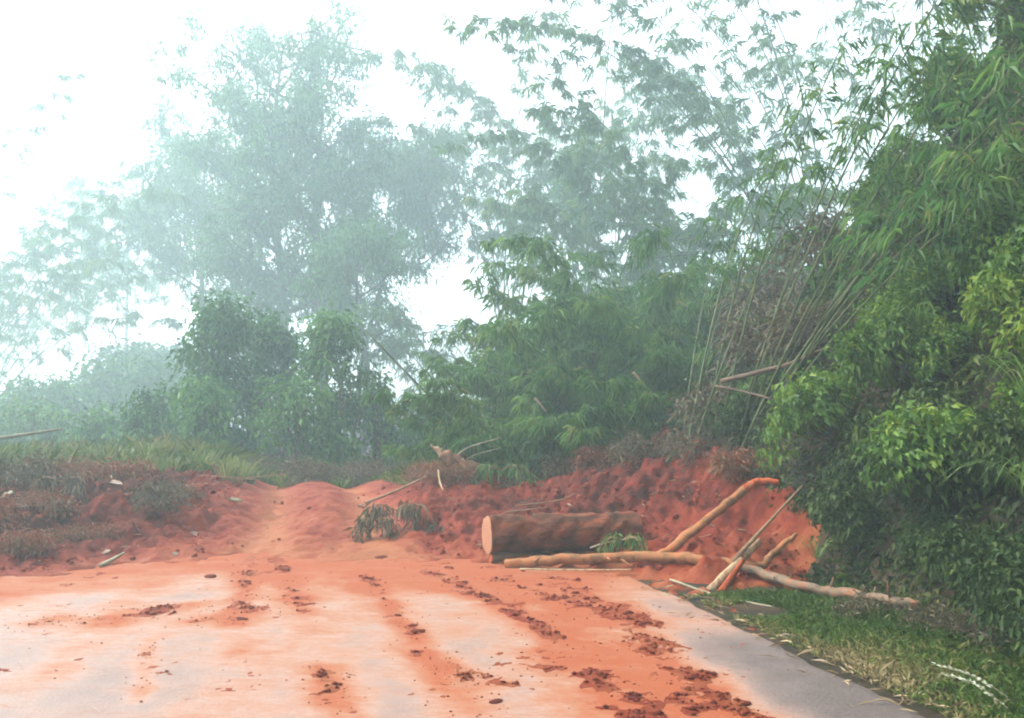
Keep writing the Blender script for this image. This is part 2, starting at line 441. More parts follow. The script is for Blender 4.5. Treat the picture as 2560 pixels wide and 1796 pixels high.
def mud_thick(x, y):
    toe = np.interp(x, *TOE) + (fbm(x * 1.3, y * 0.8, 3, 21) - 0.5) * 1.3 + (fbm(x * 4.5, y * 4.5, 3, 23) - 0.5) * 1.1
    d = y - toe
    crest = 0.82 + 0.30 * (fbm(x * 0.55, y * 0.45, 3, 33) - 0.5) * 2
    track = sstep(-1.6, -0.5, x - rut_c(y, 0)) * sstep(1.6, 0.5, x - rut_c(y, 1))
    crest = crest * (1 - track) + 0.60 * track
    crest = crest + 0.25 * sstep(0.0, 2.5, x) + 0.12 * sstep(-5.0, -7.5, x)
    h = crest * (0.14 * sstep(-0.1, 1.3, d) + 0.86 * sstep(0.0, 5.4, d)) * sstep(24, 17, y + 0.4 * (x + 3))
    for k in (0, 1):
        g = np.exp(-((x - rut_c(y, k)) / 0.33) ** 2)
        sh = np.exp(-((np.abs(x - rut_c(y, k)) - 0.6) / 0.2) ** 2)
        h = h - 0.13 * g * sstep(0.3, 2.5, d) + 0.03 * sh * sstep(0.5, 2, d)
    between = sstep(-1.1, -0.4, x - rut_c(y, 0)) * sstep(1.1, 0.4, x - rut_c(y, 1))
    rough = 1 - 0.8 * between
    n1 = fbm(x * 1.7, y * 1.7, 4, 41) - 0.5
    n2 = np.abs(fbm(x * 4.2, y * 4.2, 4, 51, 0.6) - 0.5) * 2
    n3 = fbm(x * 12, y * 12, 2, 57) - 0.5
    h = h + sstep(0.0, 1.4, d) * rough * ((0.36 - 0.22 * between) * n1 + 0.15 * (n2 - 0.25) + 0.13 * n3)
    h = h * sstep(-0.15, 0.1, d) - 0.12 * sstep(0.15, -0.15, d)
    # the scar up the bank on the right thins out
    up = ground_z(x, y)
    h = h - 1.3 * sstep(0.42, 1.0, up + 0.6 * (fbm(x, y, 3, 77) - 0.5))
    h = h - 0.8 * np.maximum(h - 0.06, 0) * streak(x, y, [(-0.5, 10.95), (0.7, 11.15), (1.85, 11.5)], 0.42)
    return h

def mud_z(x, y):
    return ground_z(x, y) + 0.012 + mud_thick(x, y)

def mud_tint(x, y):
    t = 0.62 + 0.5 * (fbm(x * 0.8, y * 0.8, 3, 61) - 0.5)
    for k in (0, 1): t = t + 0.6 * np.exp(-((x - rut_c(y, k)) / 0.28) ** 2)
    t = t + 0.25 * sstep(-0.9, -0.3, x - rut_c(y, 0)) * sstep(0.9, 0.3, x - rut_c(y, 1)) * sstep(16.5, 12, y)
    toe = np.interp(x, *TOE)
    t = t + 0.45 * sstep(1.9, 0, y - toe)
    t = t - 0.25 * sstep(-0.8, 0.8, x) * sstep(12, 14, y) - 0.38 * sstep(-4.9, -6.2, x) - 0.2 * sstep(0.6, 1.8, x) * sstep(11.4, 12.6, y)
    return t

landslide = grid_obj("landslide_mud", np.arange(-13, 5.2, 0.045), np.concatenate([np.arange(8.4, 17, 0.045), np.arange(17, 24.5, 0.12)]), mud_z, M['mud'], mud_tint)
tag(landslide, kind="structure")

def surf(x, y):
    return float(max(ground_z(x, y), mud_z(x, y), 0.0))

# ------------------------------------------------------------------ road
def gp(px, py):
    d = CAMZ * F_ / (py - HOR)
    return ((px - 512) / F_ * d, d)

STREAKS = [  # px polylines on the road where the silt is thick, width in metres, amount
    ([gp(430, 572), gp(480, 595), gp(545, 630), gp(590, 662)], 0.15, 1.0),
    ([gp(560, 580), gp(610, 610), gp(650, 640), gp(690, 680), gp(735, 720)], 0.30, 1.0),
    ([gp(500, 580), gp(570, 600), gp(630, 618)], 0.26, 0.9),
    ([gp(545, 655), gp(600, 680), gp(650, 720)], 0.26, 0.8),
    ([gp(415, 650), gp(440, 668), gp(495, 682)], 0.13, 0.95),
    ([gp(100, 622), gp(150, 612), gp(190, 606)], 0.20, 0.85),
    ([gp(190, 622), gp(250, 612)], 0.16, 0.85),
    ([gp(45, 622), gp(62, 618)], 0.14, 0.75),
    ([gp(365, 575), gp(385, 600), gp(395, 618), gp(420, 640)], 0.09, 0.85),
    ([gp(252, 556), gp(244, 590), gp(232, 625)], 0.12, 0.8),
    ([gp(272, 556), gp(292, 590), gp(300, 610)], 0.14, 0.8),
    ([gp(318, 668), gp(335, 695), gp(350, 720)], 0.12, 0.6),
    ([gp(440, 680), gp(470, 705), gp(480, 720)], 0.12, 0.6),
    ([gp(150, 640), gp(140, 700)], 0.06, 0.5),
]
SMEARS = [  # tyre-borne smears of orange film: px polyline, width, amount
    ([gp(262, 552), gp(255, 600), gp(235, 660), gp(205, 720)], 0.30, 0.22),
    ([gp(300, 552), gp(310, 600), gp(318, 660), gp(335, 720)], 0.32, 0.24),
    ([gp(345, 555), gp(375, 600), gp(410, 650), gp(470, 720)], 0.30, 0.22),
    ([gp(385, 560), gp(450, 600), gp(520, 650), gp(590, 720)], 0.32, 0.18),
    ([gp(470, 572), gp(560, 610), gp(630, 660), gp(690, 720)], 0.45, 0.42),
    ([gp(160, 575), gp(110, 620), gp(40, 680)], 0.25, 0.16),
]
def film(x, y):
    """0 bare asphalt, about 0.4 pale dried film, 1 wet red silt"""
    e = road_edge(y) - x
    toe = np.interp(x, *TOE)
    f = 0.45 + 0.06 * sstep(7.2, 10.0, y) + 0.55 * (fbm(x * 0.9, y * 0.9, 6, 91, 0.72) - 0.5)
    f = f + 0.50 * sstep(3.0, 0.1, toe - y + 2.2 * (fbm(x * 1.3, y * 1.7, 5, 95, 0.6) - 0.5))
    grain = 0.15 + 1.7 * fbm(x * 4, y * 2.6, 5, 97, 0.75) ** 1.3
    f = f - 0.30 * sstep(1.7, 0.6, e) * sstep(11, 9.0, y)
    f = f - 0.16 * streak(x, y, [gp(455, 600), gp(520, 640), gp(560, 680)], 0.35)
    for p, w, a in STREAKS: f = f + 0.5 * a * (0.2 + 0.8 * grain) * streak(x, y, p, w * 1.35)
    for p, w, a in SMEARS: f = f + a * grain * streak(x, y, p, w)
    return np.clip(f, 0.02, 1)

def road_mesh():
    ys = np.concatenate([np.arange(-30, 4, 1.0), np.arange(4, 13, 0.06), np.arange(13, 41, 0.5)])
    us = np.concatenate([np.linspace(0, 6, 110), np.linspace(6.1, 10, 50)])
    Yg, U = np.meshgrid(ys, us, indexing='ij')
    edge = road_edge(Yg) + 0.10 * (fbm(Yg * 1.7, Yg * 0 + 3.3, 3, 5) - 0.5) * 2
    X = edge - U
    Z = 0.0 + 0.004 * (fbm(X * 1.5, Yg * 1.5, 3, 8) - 0.5) - 0.03 * sstep(0.04, 0.0, U)
    n, m = X.shape
    i = (np.arange(n - 1)[:, None] * m + np.arange(m - 1)[None]).ravel()
    f = np.stack([i, i + m, i + m + 1, i + 1], -1)
    mb = MB(); mb.add(np.stack([X, Yg, Z], -1).reshape(-1, 3), None, f, film(X, Yg).ravel())
    return mb.obj("road", M['road'], smooth=True)
tag(road_mesh(), kind="structure")

def spill_z(x, y):
    m = 0
    for p, w, a in STREAKS: m = np.maximum(m, a * streak(x, y, p, w))
    m = m + 0.16 * sstep(9.4, 10.6, y)
    n = 0.45 * fbm(x * 3.2, y * 2.6, 3, 101, 0.6) + 0.55 * fbm(x * 9, y * 9, 4, 105, 0.75)
    h = (m * 0.62 + (n - 0.5) * 2.8 - 0.60)
    return np.where(h > 0, 0.003 + np.minimum(h, 0.6) * (0.006 + 0.04 * fbm(x * 13, y * 13, 3, 111, 0.7) ** 1.5), np.maximum(h, -0.6) * 0.05)
def spill_tint(x, y):
    return 1.0 + 0.9 * (fbm(x * 2.2, y * 2.2, 4, 63) - 0.5)
spill = grid_obj("road_mud", np.arange(-6.5, 2.2, 0.022), np.arange(4.4, 11.6, 0.027), spill_z, M['mud'], spill_tint)
tag(spill, kind="structure")

# ------------------------------------------------------------------ haze
def build_haze():
    mb = MB()
    x0, x1, y0, y1, z0, z1 = -240, 240, -50, 250, -13, 66
    v = [(x, y, z) for z in (z0, z1) for y in (y0, y1) for x in (x0, x1)]
    f = [(0, 2, 3, 1), (4, 5, 7, 6), (0, 1, 5, 4), (2, 6, 7, 3), (0, 4, 6, 2), (1, 3, 7, 5)]
    mb.add(v, None, f)
    m = bpy.data.materials.new("mist"); m.use_nodes = True
    t = m.node_tree; t.nodes.clear()
    out = t.nodes.new("ShaderNodeOutputMaterial"); pv = t.nodes.new("ShaderNodeVolumePrincipled")
    pv.inputs["Color"].default_value = (0.75, 0.95, 1.0, 1)
    pv.inputs["Density"].default_value = HAZE_DENSITY
    pv.inputs["Anisotropy"].default_value = 0.35
    t.links.new(pv.outputs[0], out.inputs["Volume"])
    o = mb.obj("haze", m); tag(o, kind="stuff")
build_haze()

# ------------------------------------------------------------------ plant builders
def crown_clusters(g, lobes, K):
    """cluster centres spread in and over ellipsoid lobes [(c, r3)]"""
    w = np.array([np.prod(l[1]) ** (2 / 3) for l in lobes]); w = w / w.sum()
    idx = g.choice(len(lobes), K, p=w)
    C = np.array([l[0] for l in lobes])[idx]; Rr = np.array([l[1] for l in lobes])[idx]
    d = norm(g.normal(size=(K, 3))); d[:, 2] = np.where(d[:, 2] < -0.5, -d[:, 2], d[:, 2])
    rad = g.uniform(0.55, 1.05, K)[:, None]
    return C + d * Rr * rad, d

def shrub_mesh(name, mat, seed, lobes, K, per, L, ratio, sig, hang=0.3, droop=0.3, outw=0.7):
    g = np.random.default_rng(seed)
    C, O = crown_clusters(g, lobes, K)
    n = K * per
    ci = np.repeat(np.arange(K), per)
    base = C[ci] + g.normal(size=(n, 3)) * sig
    D = O[ci] * outw + g.normal(size=(n, 3)) * 0.6 + np.array((0, 0, -hang))
    l = L * g.uniform(0.6, 1.3, n)
    ct = g.random(K)
    tint = np.clip(0.6 * ct[ci] + 0.4 * g.random(n), 0, 1)
    mb = MB(); add_leaves(mb, base, D, l, l * ratio, g, droop=droop, tint=tint)
    return mb.mesh(name, mat), C

def stems_mesh(name, mat, seed, C, n, r, origin=(0, 0, -0.15)):
    g = np.random.default_rng(seed); mb = MB()
    for i in g.choice(len(C), min(n, len(C)), replace=False):
        a = np.array(origin, float) + np.append(g.normal(size=2) * 0.08, 0); b = C[i]
        m = (a + b) / 2 + g.normal(size=3) * 0.12 * np.linalg.norm(b - a)
        m[2] = max(m[2], a[2])
        tube(mb, spline([a, m, b], 6), np.linspace(r, r * 0.25, 6), 5, cap=False)
    return mb.mesh(name, mat, True)

class Shrub:
    """a kind of shrub with a few variants; place() makes one individual"""
    def __init__(s, kind, variants): s.kind = kind; s.variants = variants; s.i = 0
    def place(s, loc, sc=1.0, rz=None, label=None, cat="shrub", group=None, stretch=(1, 1, 1), name=None, tilt=None, parts=("foliage", "stem"), variant=None):
        fm, sm = s.variants[(s.i if variant is None else variant) % len(s.variants)]; s.i += 1
        e = empty(name or s.kind, loc, random.uniform(0, 6.28) if rz is None else rz)
        e.scale = (sc * stretch[0], sc * stretch[1], sc * stretch[2])
        if tilt:
            e.rotation_mode = 'ZYX'; e.rotation_euler = (tilt[0], tilt[1], e.rotation_euler[2])
        for nm, me in zip(parts, (fm, sm)):
            if me is None: continue
            o = bpy.data.objects.new(nm, me); col.objects.link(o); o.parent = e
        tag(e, label, cat, group)
        return e

def mk_kind(kind, mat, nvar, seed, lobef, K, per, L, ratio, sig, hang=0.3, droop=0.3, stems=10, sr=0.018, outw=0.7, stemmat='stem'):
    vs_ = []
    for k in range(nvar):
        g = np.random.default_rng(seed * 31 + k)
        fm, C = shrub_mesh(kind + "_foliage", M[mat], seed * 31 + k, lobef(g), K, per, L, ratio, sig, hang, droop, outw)
        sm = stems_mesh(kind + "_stem", M[stemmat], seed * 7 + k, C, stems, sr) if stems else None
        vs_.append((fm, sm))
    return Shrub(kind, vs_)

def lob_bush(g, n=6, r=0.5, h=0.8):
    return [(np.array((g.uniform(-r, r), g.uniform(-r, r), g.uniform(0.15, h))), np.array((1, 1, 0.85)) * g.uniform(0.28, 0.5)) for _ in range(n)]

climber = mk_kind("climbing_shrub", 'climber', 4, 11, lambda g: lob_bush(g, 7, 0.6, 0.8), 150, 18, 0.10, 0.55, 0.07, hang=0.55, droop=0.35)
brightsh = mk_kind("leafy_shrub", 'bright', 4, 12, lambda g: lob_bush(g, 6, 0.5, 0.8), 120, 20, 0.12, 0.42, 0.08, hang=0.45, droop=0.35)
darksh = mk_kind("dark_shrub", 'dark', 3, 13, lambda g: lob_bush(g, 7, 0.55, 0.7), 150, 18, 0.11, 0.5, 0.08, hang=0.6, droop=0.4)
drysh = mk_kind("dry_brush", 'dry', 3, 14, lambda g: lob_bush(g, 6, 0.6, 0.55), 110, 16, 0.13, 0.22, 0.10, hang=0.3, droop=0.3, stems=34, sr=0.010, stemmat='twig')
muddysh = mk_kind("muddy_brush", 'muddy', 3, 15, lambda g: lob_bush(g, 7, 0.7, 0.35), 120, 15, 0.14, 0.22, 0.10, hang=0.4, droop=0.3, stems=30, sr=0.010, stemmat='twig')
# blades from one root: tall grass, ferns, long leaved plants
def tuft_mesh(name, mat, seed, n, L, w, spread_=0.5, arch=0.9, segs=5, root=0.1):
    g = np.random.default_rng(seed); mb = MB()
    for i in range(n):
        a = g.uniform(0, 6.283); l = L * g.uniform(0.55, 1.15); out = spread_ * g.uniform(0.4, 1.2)
        b0 = np.array((math.cos(a), math.sin(a), 0)) * root * g.random()
        t = np.linspace(0, 1, segs + 1)
        hx = out * l * (t + 0.35 * t * t); hz = l * (t - arch * 0.55 * t ** 2.4)
        pts = b0 + np.stack([np.cos(a) * hx, np.sin(a) * hx, hz], -1)
        side = np.array((-math.sin(a), math.cos(a), 0))
        ww = w * g.uniform(0.7, 1.2) * np.array([0.6, 1.0, 0.95, 0.8, 0.5, 0.04])[:segs + 1]
        v = np.concatenate([pts + side * ww[:, None] / 2, pts - side * ww[:, None] / 2])
        k = np.arange(segs)
        mb.add(v, None, np.stack([k, k + 1, k + segs + 2, k + segs + 1], -1), np.clip(g.normal(0.5, 0.22), 0, 1))
    return mb.mesh(name, mat)
tallgrass = Shrub("tall_grass_clump", [(tuft_mesh("grass_blades", M['grass'], 200 + k, 70, 0.9, 0.022, 0.35, 0.9, root=0.22), None) for k in range(4)])
longleaf = Shrub("long_leaved_plant", [(tuft_mesh("long_blades", M['longleaf'], 220 + k, 30, 1.1, 0.017, 0.6, 1.6), None) for k in range(3)])
darktuft = Shrub("dark_grass_clump", [(tuft_mesh("grass_blades", M['climber'], 230 + k, 60, 0.9, 0.022, 0.5, 1.1, root=0.2), None) for k in range(3)])
frond = Shrub("withered_frond_plant", [(tuft_mesh("withered_blades", M['orange'], 240 + k, 9, 0.55, 0.03, 0.25, 0.4), None) for k in range(2)])

# bamboo
def bamboo_culm(g, base, azim, lean, length, r, curve, leafL, per, spray_from=0.35, twig=0.9, leaf_ratio=0.13, density=1.0, taper=0.9):
    """points of a culm that leans and then bends over, plus its leaf sprays"""
    n = 22
    pts = [np.array(base, float)]; th = lean
    h = np.array((math.cos(azim), math.sin(azim), 0))
    for i in range(n):
        u = i / n
        th = lean + curve * u ** 2.2
        d = h * math.sin(th) + np.array((0, 0, math.cos(th)))
        pts.append(pts[-1] + d * length / n)
    pts = np.array(pts)
    stem = MB()
    rad = r * (1 - taper * np.linspace(0, 1, n + 1) ** 1.3)
    # node rings: slight swelling at every point
    q = []; rr = []
    for i in range(n):
        q += [pts[i], pts[i] * 0.94 + pts[i + 1] * 0.06]; rr += [rad[i] * 1.13, rad[i] * 0.97]
    q.append(pts[-1]); rr.append(rad[-1])
    tube(stem, np.array(q), np.array(rr), 6)
    fol = MB(); B = []; D = []; T = []
    for i in range(int(n * spray_from), n + 1):
        u = i / n
        for k in range(max(1, int(round(density * (2 if u < 0.8 else 3))))):
            a = g.uniform(0, 6.283)
            tl = twig * g.uniform(0.35, 1.0) * (1.15 - 0.6 * u)
            e0 = pts[min(i, n)]
            dirv = norm(np.array((math.cos(a), math.sin(a), g.uniform(-0.1, 0.7))))
            tp = e0 + dirv * tl + np.array((0, 0, -0.35 * tl * tl))
            tube(stem, [e0, (e0 + tp) / 2 + np.array((0, 0, 0.08 * tl)), tp], [r * 0.16, r * 0.12, r * 0.06], 3, cap=False)
            m = per; s = g.uniform(0.25, 1.05, m)[:, None]
            B.append(e0 + (tp - e0) * s + np.array((0, 0, 0.08 * tl)) * (s * (1 - s) * 4) + g.normal(size=(m, 3)) * 0.05 * tl)
            D.append(dirv * 0.45 + g.normal(size=(m, 3)) * 0.42 + np.array((0, 0, -0.75)))
            T.append(np.clip(g.random() * 0.6 + 0.4 * g.random(m), 0, 1))
    B = np.concatenate(B); D = np.concatenate(D); T = np.concatenate(T)
    l = leafL * g.uniform(0.6, 1.25, len(B))
    add_leaves(fol, B, D, l, l * leaf_ratio, g, droop=0.3, tint=T, fold=0.1)
    return stem, fol

def bamboo_clump(name, loc, culms, label, cat="bamboo", group=None, seed=1, leafmat='bamboo'):
    """culms: list of dicts for bamboo_culm, positions relative to loc"""
    g = np.random.default_rng(seed)
    e = empty(name, loc)
    for c in culms:
        stem, fol = bamboo_culm(g, **c)
        s = stem.obj("culm", M['culm'], e, True)
        fol.obj("foliage", M[leafmat], s)
    tag(e, label, cat, group)
    return e

def rand_culms(seed, n, h, lean, curve, r=0.05, spread_=0.6, leafL=0.4, per=14, az=None, azs=3.14, twig=1.6, spray_from=0.35, density=1.0):
    g = random.Random(seed); out = []
    for i in range(n):
        a = (az if az is not None else 0) + g.uniform(-azs, azs)
        out.append(dict(base=(g.gauss(0, spread_), g.gauss(0, spread_), -0.2), azim=a, lean=g.uniform(0.3, 1.0) * lean, length=h * g.uniform(0.72, 1.08),
                        r=r * g.uniform(0.7, 1.1), curve=curve * g.uniform(0.6, 1.2), leafL=leafL, per=per, twig=twig, spray_from=spray_from, density=density))
    return out

# broadleaf trees
def tree(name, loc, h, spread_, label, seed, group=None, mat='bush', first=0.3, nl=9, leafL=0.3, per=26, lr=0.45, hang=0.3, r=0.2, sub=5, sig=0.35, lean=(0, 0), flat=1.0, cat="tree"):
    g = np.random.default_rng(seed); e = empty(name, loc)
    tr = MB(); C = []
    top = np.array((lean[0], lean[1], h * 0.9))
    path = spline([(0, 0, -0.4), np.array((lean[0] * .2 + g.normal() * .2, lean[1] * .2, h * 0.3)), np.array((lean[0] * .6 + g.normal() * .4, lean[1] * .6 + g.normal() * .3, h * 0.62)), top], 16)
    tube(tr, path, np.linspace(r, r * 0.15, 16), 8)
    for i in range(nl):
        u = first + (0.98 - first) * (i + 0.5) / nl
        p0 = path[min(15, int(u * 15))]
        a = i * 2.4 + g.uniform(-0.5, 0.5)
        ln = spread_ * (1.05 - 0.55 * abs(u - 0.5) * 1.3) * g.uniform(0.7, 1.15)
        d = np.array((math.cos(a), math.sin(a), g.uniform(0.25, 0.8) * flat))
        p2 = p0 + d * ln; p1 = p0 + d * ln * 0.5 + np.array((0, 0, -0.08 * ln)) + g.normal(size=3) * 0.1 * ln
        lp = spline([p0, p1, p2], 7); tube(tr, lp, np.linspace(r * 0.5 * (1.1 - 0.55 * u), r * 0.09, 7), 5, cap=False)
        for k in range(sub):
            q0 = lp[g.integers(2, 7)]
            q1 = q0 + norm(g.normal(size=3) + d * 0.5) * ln * g.uniform(0.18, 0.5)
            tube(tr, [q0, (q0 + q1) / 2 + g.normal(size=3) * 0.06 * ln, q1], [r * 0.13, r * 0.09, r * 0.03], 4, cap=False)
            for _ in range(2 + (u > 0.7)): C.append(q0 + (q1 - q0) * g.uniform(0.5, 1.15) + g.normal(size=3) * sig * 0.5)
        for q in lp[2:]: C.append(q + g.normal(size=3) * sig * 0.6)
        C.append(p2)
    C = np.array(C); K = len(C); per = int(per * 1.15); n = K * per; ci = np.repeat(np.arange(K), per)
    sz = g.uniform(0.3, 1.0, K)
    B = C[ci] + g.normal(size=(n, 3)) * sig * sz[ci][:, None]
    D = g.normal(size=(n, 3)) * 0.7 + np.array((0, 0, -hang))
    l = leafL * g.uniform(0.6, 1.3, n)
    fol = MB(); add_leaves(fol, B, D, l, l * lr, g, tint=np.clip(0.6 * g.random(K)[ci] + 0.4 * g.random(n), 0, 1))
    tr.obj("trunk", M['trunk'], e, True); fol.obj("crown", M[mat], e)
    tag(e, label, cat, group)
    return e

# ------------------------------------------------------------------ tall trees and bamboo in the mist (from far to near)
def gpos(px, Y, dz=0.0):
    x = (px - 512) / F_ * Y
    return (x, Y, float(ground_z(x, Y)) + dz)

GT = "tall trees fading into the mist"
def tall(px, Y, ytop, wpx, label, seed, **k):
    h = (CAMZ + (HOR - ytop) / F_ * Y) * 1.02
    tree("tall_tree", gpos(px, Y), h, wpx / F_ * Y * 0.5, label, seed, GT, **k)
tall(283, 60, 14, 200, "tallest misty tree, its airy crown reaching the top edge", 301, first=0.30, nl=28, leafL=0.44, per=27, sig=0.62, r=0.42, sub=9, hang=0.6, lr=0.28)
tall(322, 54, 92, 140, "slender misty tree with a bare trunk right of the tallest tree", 302, first=0.38, nl=18, leafL=0.46, per=26, sig=0.6, r=0.45, sub=6, hang=0.6, lr=0.28)
tall(205, 74, 100, 170, "pale spreading tree left of the tallest misty tree", 303, first=0.55, nl=17, leafL=0.6, per=26, sig=0.85, r=0.35, sub=6, hang=0.6, lr=0.28)
tall(250, 55, 205, 110, "thin misty tree rising straight out of the rounded bush", 304, first=0.35, nl=12, leafL=0.4, per=24, sig=0.5, r=0.2, sub=6, hang=0.6, lr=0.28)
tall(362, 46, 212, 92, "dark drooping tree left of the bright gap in the trees", 305, first=0.42, nl=12, leafL=0.36, per=32, sig=0.5, r=0.2, sub=5, hang=0.9, lr=0.25)
tall(352, 66, 112, 120, "grey misty tree leaning towards the bamboo across the bright gap", 306, first=0.55, nl=14, leafL=0.55, per=34, sig=0.75, r=0.28, sub=6, hang=0.8, lr=0.22, lean=(6.4, 0))
tall(125, 120, 110, 120, "faintest tree, almost lost in white mist", 307, first=0.72, nl=9, leafL=0.85, per=22, sig=1.1, r=0.45, sub=5, hang=0.5, lr=0.3)
tall(585, 48, 215, 70, "thin bare-stemmed tree seen through the gap under the bamboo", 308, first=0.6, nl=8, leafL=0.4, per=16, sig=0.5, r=0.16, sub=4, hang=0.5, lr=0.3)

def far_bamboo(px, Y, ytop, n, label, seed, lean=0.3, curve=1.3, az=None, azs=3.14, per=17, leaf=0.0095, sf=0.4, density=1.0, sp=0.014):
    h = (CAMZ + (HOR - ytop) / F_ * Y) * 1.12
    bamboo_clump("bamboo_clump", gpos(px, Y), rand_culms(seed, n, h, lean, curve, r=0.0013 * Y, leafL=leaf * Y, per=per, twig=0.045 * Y, az=az, azs=azs, spray_from=sf, spread_=sp * Y, density=density), label, group="bamboo clumps", seed=seed)
far_bamboo(-95, 66, 30, 16, "pale bamboo arching into view at the far left edge", 401, 0.42, 1.35, 0.1, 0.5, per=26, sf=0.62)
far_bamboo(-70, 84, 60, 10, "pale drooping bamboo at the upper left, behind the arching one", 409, 0.45, 1.3, 0.1, 0.6, sf=0.65)
far_bamboo(505, 62, 92, 14, "tall misty bamboo with hanging sprays behind the bright gap", 402, per=28, sf=0.48)
far_bamboo(606, 56, 58, 16, "broad misty bamboo clump at the middle of the skyline", 403, 0.34, per=26, sf=0.5)
far_bamboo(600, 42, 235, 8, "green bamboo standing just behind the feathery bamboo", 411, 0.35, 1.5, per=22, leaf=0.010, sf=0.25)
far_bamboo(660, 40, 240, 8, "green bamboo behind the foot of the leaning culms", 412, 0.35, 1.5, per=22, leaf=0.010, sf=0.25)
far_bamboo(680, 38, 140, 9, "teal drooping bamboo beside the leaning culms", 404, 0.35, 1.7, per=26, leaf=0.011)
far_bamboo(455, 46, 300, 7, "small feathery bamboo hanging across the bright gap", 405, 0.5, 1.6, 2.6, 1.3, per=12)

# bushes across the middle distance
BUSHN = [0]
def bush_at(kind, px, ytop, Y, width_px, label, group=None):
    """a bush built at its own size: top at row ytop, width_px wide at distance Y"""
    mat, L, dens = kind
    x, y, gz = gpos(px, Y)
    h = max(CAMZ + (HOR - ytop) / F_ * Y - gz, 0.6); w = width_px / F_ * Y
    BUSHN[0] += 1; g = np.random.default_rng(1000 + BUSHN[0])
    lobes = []
    nl = int(8 + 4 * h / w * 2)
    for k in range(nl):
        u = (k + g.random()) / nl
        rr = w * 0.5 * (1 - 0.65 * u ** 2)
        a = g.uniform(0, 6.283); d = rr * g.uniform(0.15, 0.75)
        q = w * g.uniform(0.16, 0.30)
        lobes.append((np.array((math.cos(a) * d, math.sin(a) * d, min(0.12 * h + u * 0.85 * h, h - q * 0.7))), np.array((1, 1, 0.8)) * q))
    area = w * h * 2.2
    K = int(np.clip(area * 7 * dens, 60, 700)); L = L * Y
    fm, C = shrub_mesh("bush_foliage", M[mat], 2000 + BUSHN[0], lobes, K, 22, L, 0.5, L * 0.95, 0.55, 0.4)
    sm = stems_mesh("bush_stem", M['stem'], 2100 + BUSHN[0], C, 14, 0.035)
    e = empty("broadleaf_bush", (x, y, gz - 0.1))
    for nm, me in (("foliage", fm), ("stem", sm)):
        o = bpy.data.objects.new(nm, me); col.objects.link(o); o.parent = e
    tag(e, label, "bush", group)
    return e
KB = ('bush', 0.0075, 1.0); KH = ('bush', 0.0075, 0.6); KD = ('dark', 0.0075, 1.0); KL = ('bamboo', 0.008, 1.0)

G1 = "bushes behind the slide"
bush_at(KB, 222, 300, 25, 95, "tall rounded vine-covered bush below the tallest tree", G1)
bush_at(KB, 272, 318, 26.5, 85, "dark bush squeezed between the two rounded vine-covered bushes", G1)
bush_at(KB, 335, 318, 24, 95, "rounded vine-covered bush with lighter leaves beside the bright gap", G1)
bush_at(KB, 205, 372, 22.5, 80, "mid-green bush at the foot of the tall rounded bush", G1)
bush_at(KB, 300, 378, 22, 100, "dark low bush under the two rounded vine-covered bushes", G1)
bush_at(KB, 150, 392, 25, 90, "bluish bush left of the rounded vine-covered bushes", G1)
bush_at(KH, 110, 365, 58, 190, "pale misty bush rising behind the left grass", G1)
bush_at(KH, 45, 385, 50, 150, "pale misty bush at the left edge of the view", G1)
bush_at(KH, 165, 350, 80, 150, "palest bush, in the mist below the faintest trees", G1)
bush_at(KH, 30, 405, 36, 140, "low green bush above the grass at the left edge", G1)
bush_at(KH, 95, 412, 30, 100, "low bush behind the pale fallen pole", G1)
bush_at(KH, 420, 392, 27, 80, "small hazy bush at the foot of the bright gap", G1)
bush_at(KH, 455, 398, 24, 70, "hazy shrub behind the uprooted stump", G1)
bush_at(KB, 375, 372, 26, 46, "narrow yellowish bush at the left side of the bright gap", G1)
bush_at(KL, 515, 320, 22.5, 75, "big leafy bush on the right side of the bright gap", G1)
bush_at(KB, 560, 310, 24, 100, "dark tall bush behind the hollow in the middle", G1)
bush_at(KL, 625, 300, 24, 100, "light green tall bush left of the leaning bamboo culms", G1)
bush_at(KH, 690, 285, 34, 120, "hazy bush behind the leaning bamboo culms", G1)
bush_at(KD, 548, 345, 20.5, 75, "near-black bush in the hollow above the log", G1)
bush_at(KB, 650, 330, 19.5, 110, "bush at the foot of the leaning bamboo culms", G1)
bush_at(KH, 760, 262, 34, 120, "grey-green bush on the hill behind the leaning culms", G1)

G2 = "bamboo shrubs above the log"
for px, Y, h, seed, lab in [(510, 17.2, 3.2, 51, "drooping bamboo shrub right of the uprooted stump"),
                            (590, 16.4, 2.7, 52, "light green drooping bamboo shrub above the log"),
                            (632, 17.5, 3.4, 53, "drooping bamboo shrub between the log and the leaning culms"),
                            (545, 18.4, 3.0, 54, "low bamboo shrub at the back of the dark hollow"),
                            (540, 20.5, 5.6, 56, "tall feathery bamboo on the right side of the bright gap"),
                            (590, 22.0, 6.0, 57, "tall feathery bamboo behind the dark hollow"),
                            (642, 20.8, 6.2, 58, "tall light green feathery bamboo left of the leaning culms"),
                            (668, 18.5, 4.0, 55, "tall drooping bamboo shrub under the leaning culms")]:
    bamboo_clump("bamboo_shrub", gpos(px, Y), rand_culms(500 + seed, 16 if h < 5 else 24, h, 0.5 if h < 5 else 0.42, 1.7, r=0.014, leafL=0.24 if h < 5 else 0.28, per=13, twig=0.65 if h < 5 else 0.95, spread_=0.35 if h < 5 else 0.5, spray_from=0.2), lab, "bamboo", G2, seed=seed)

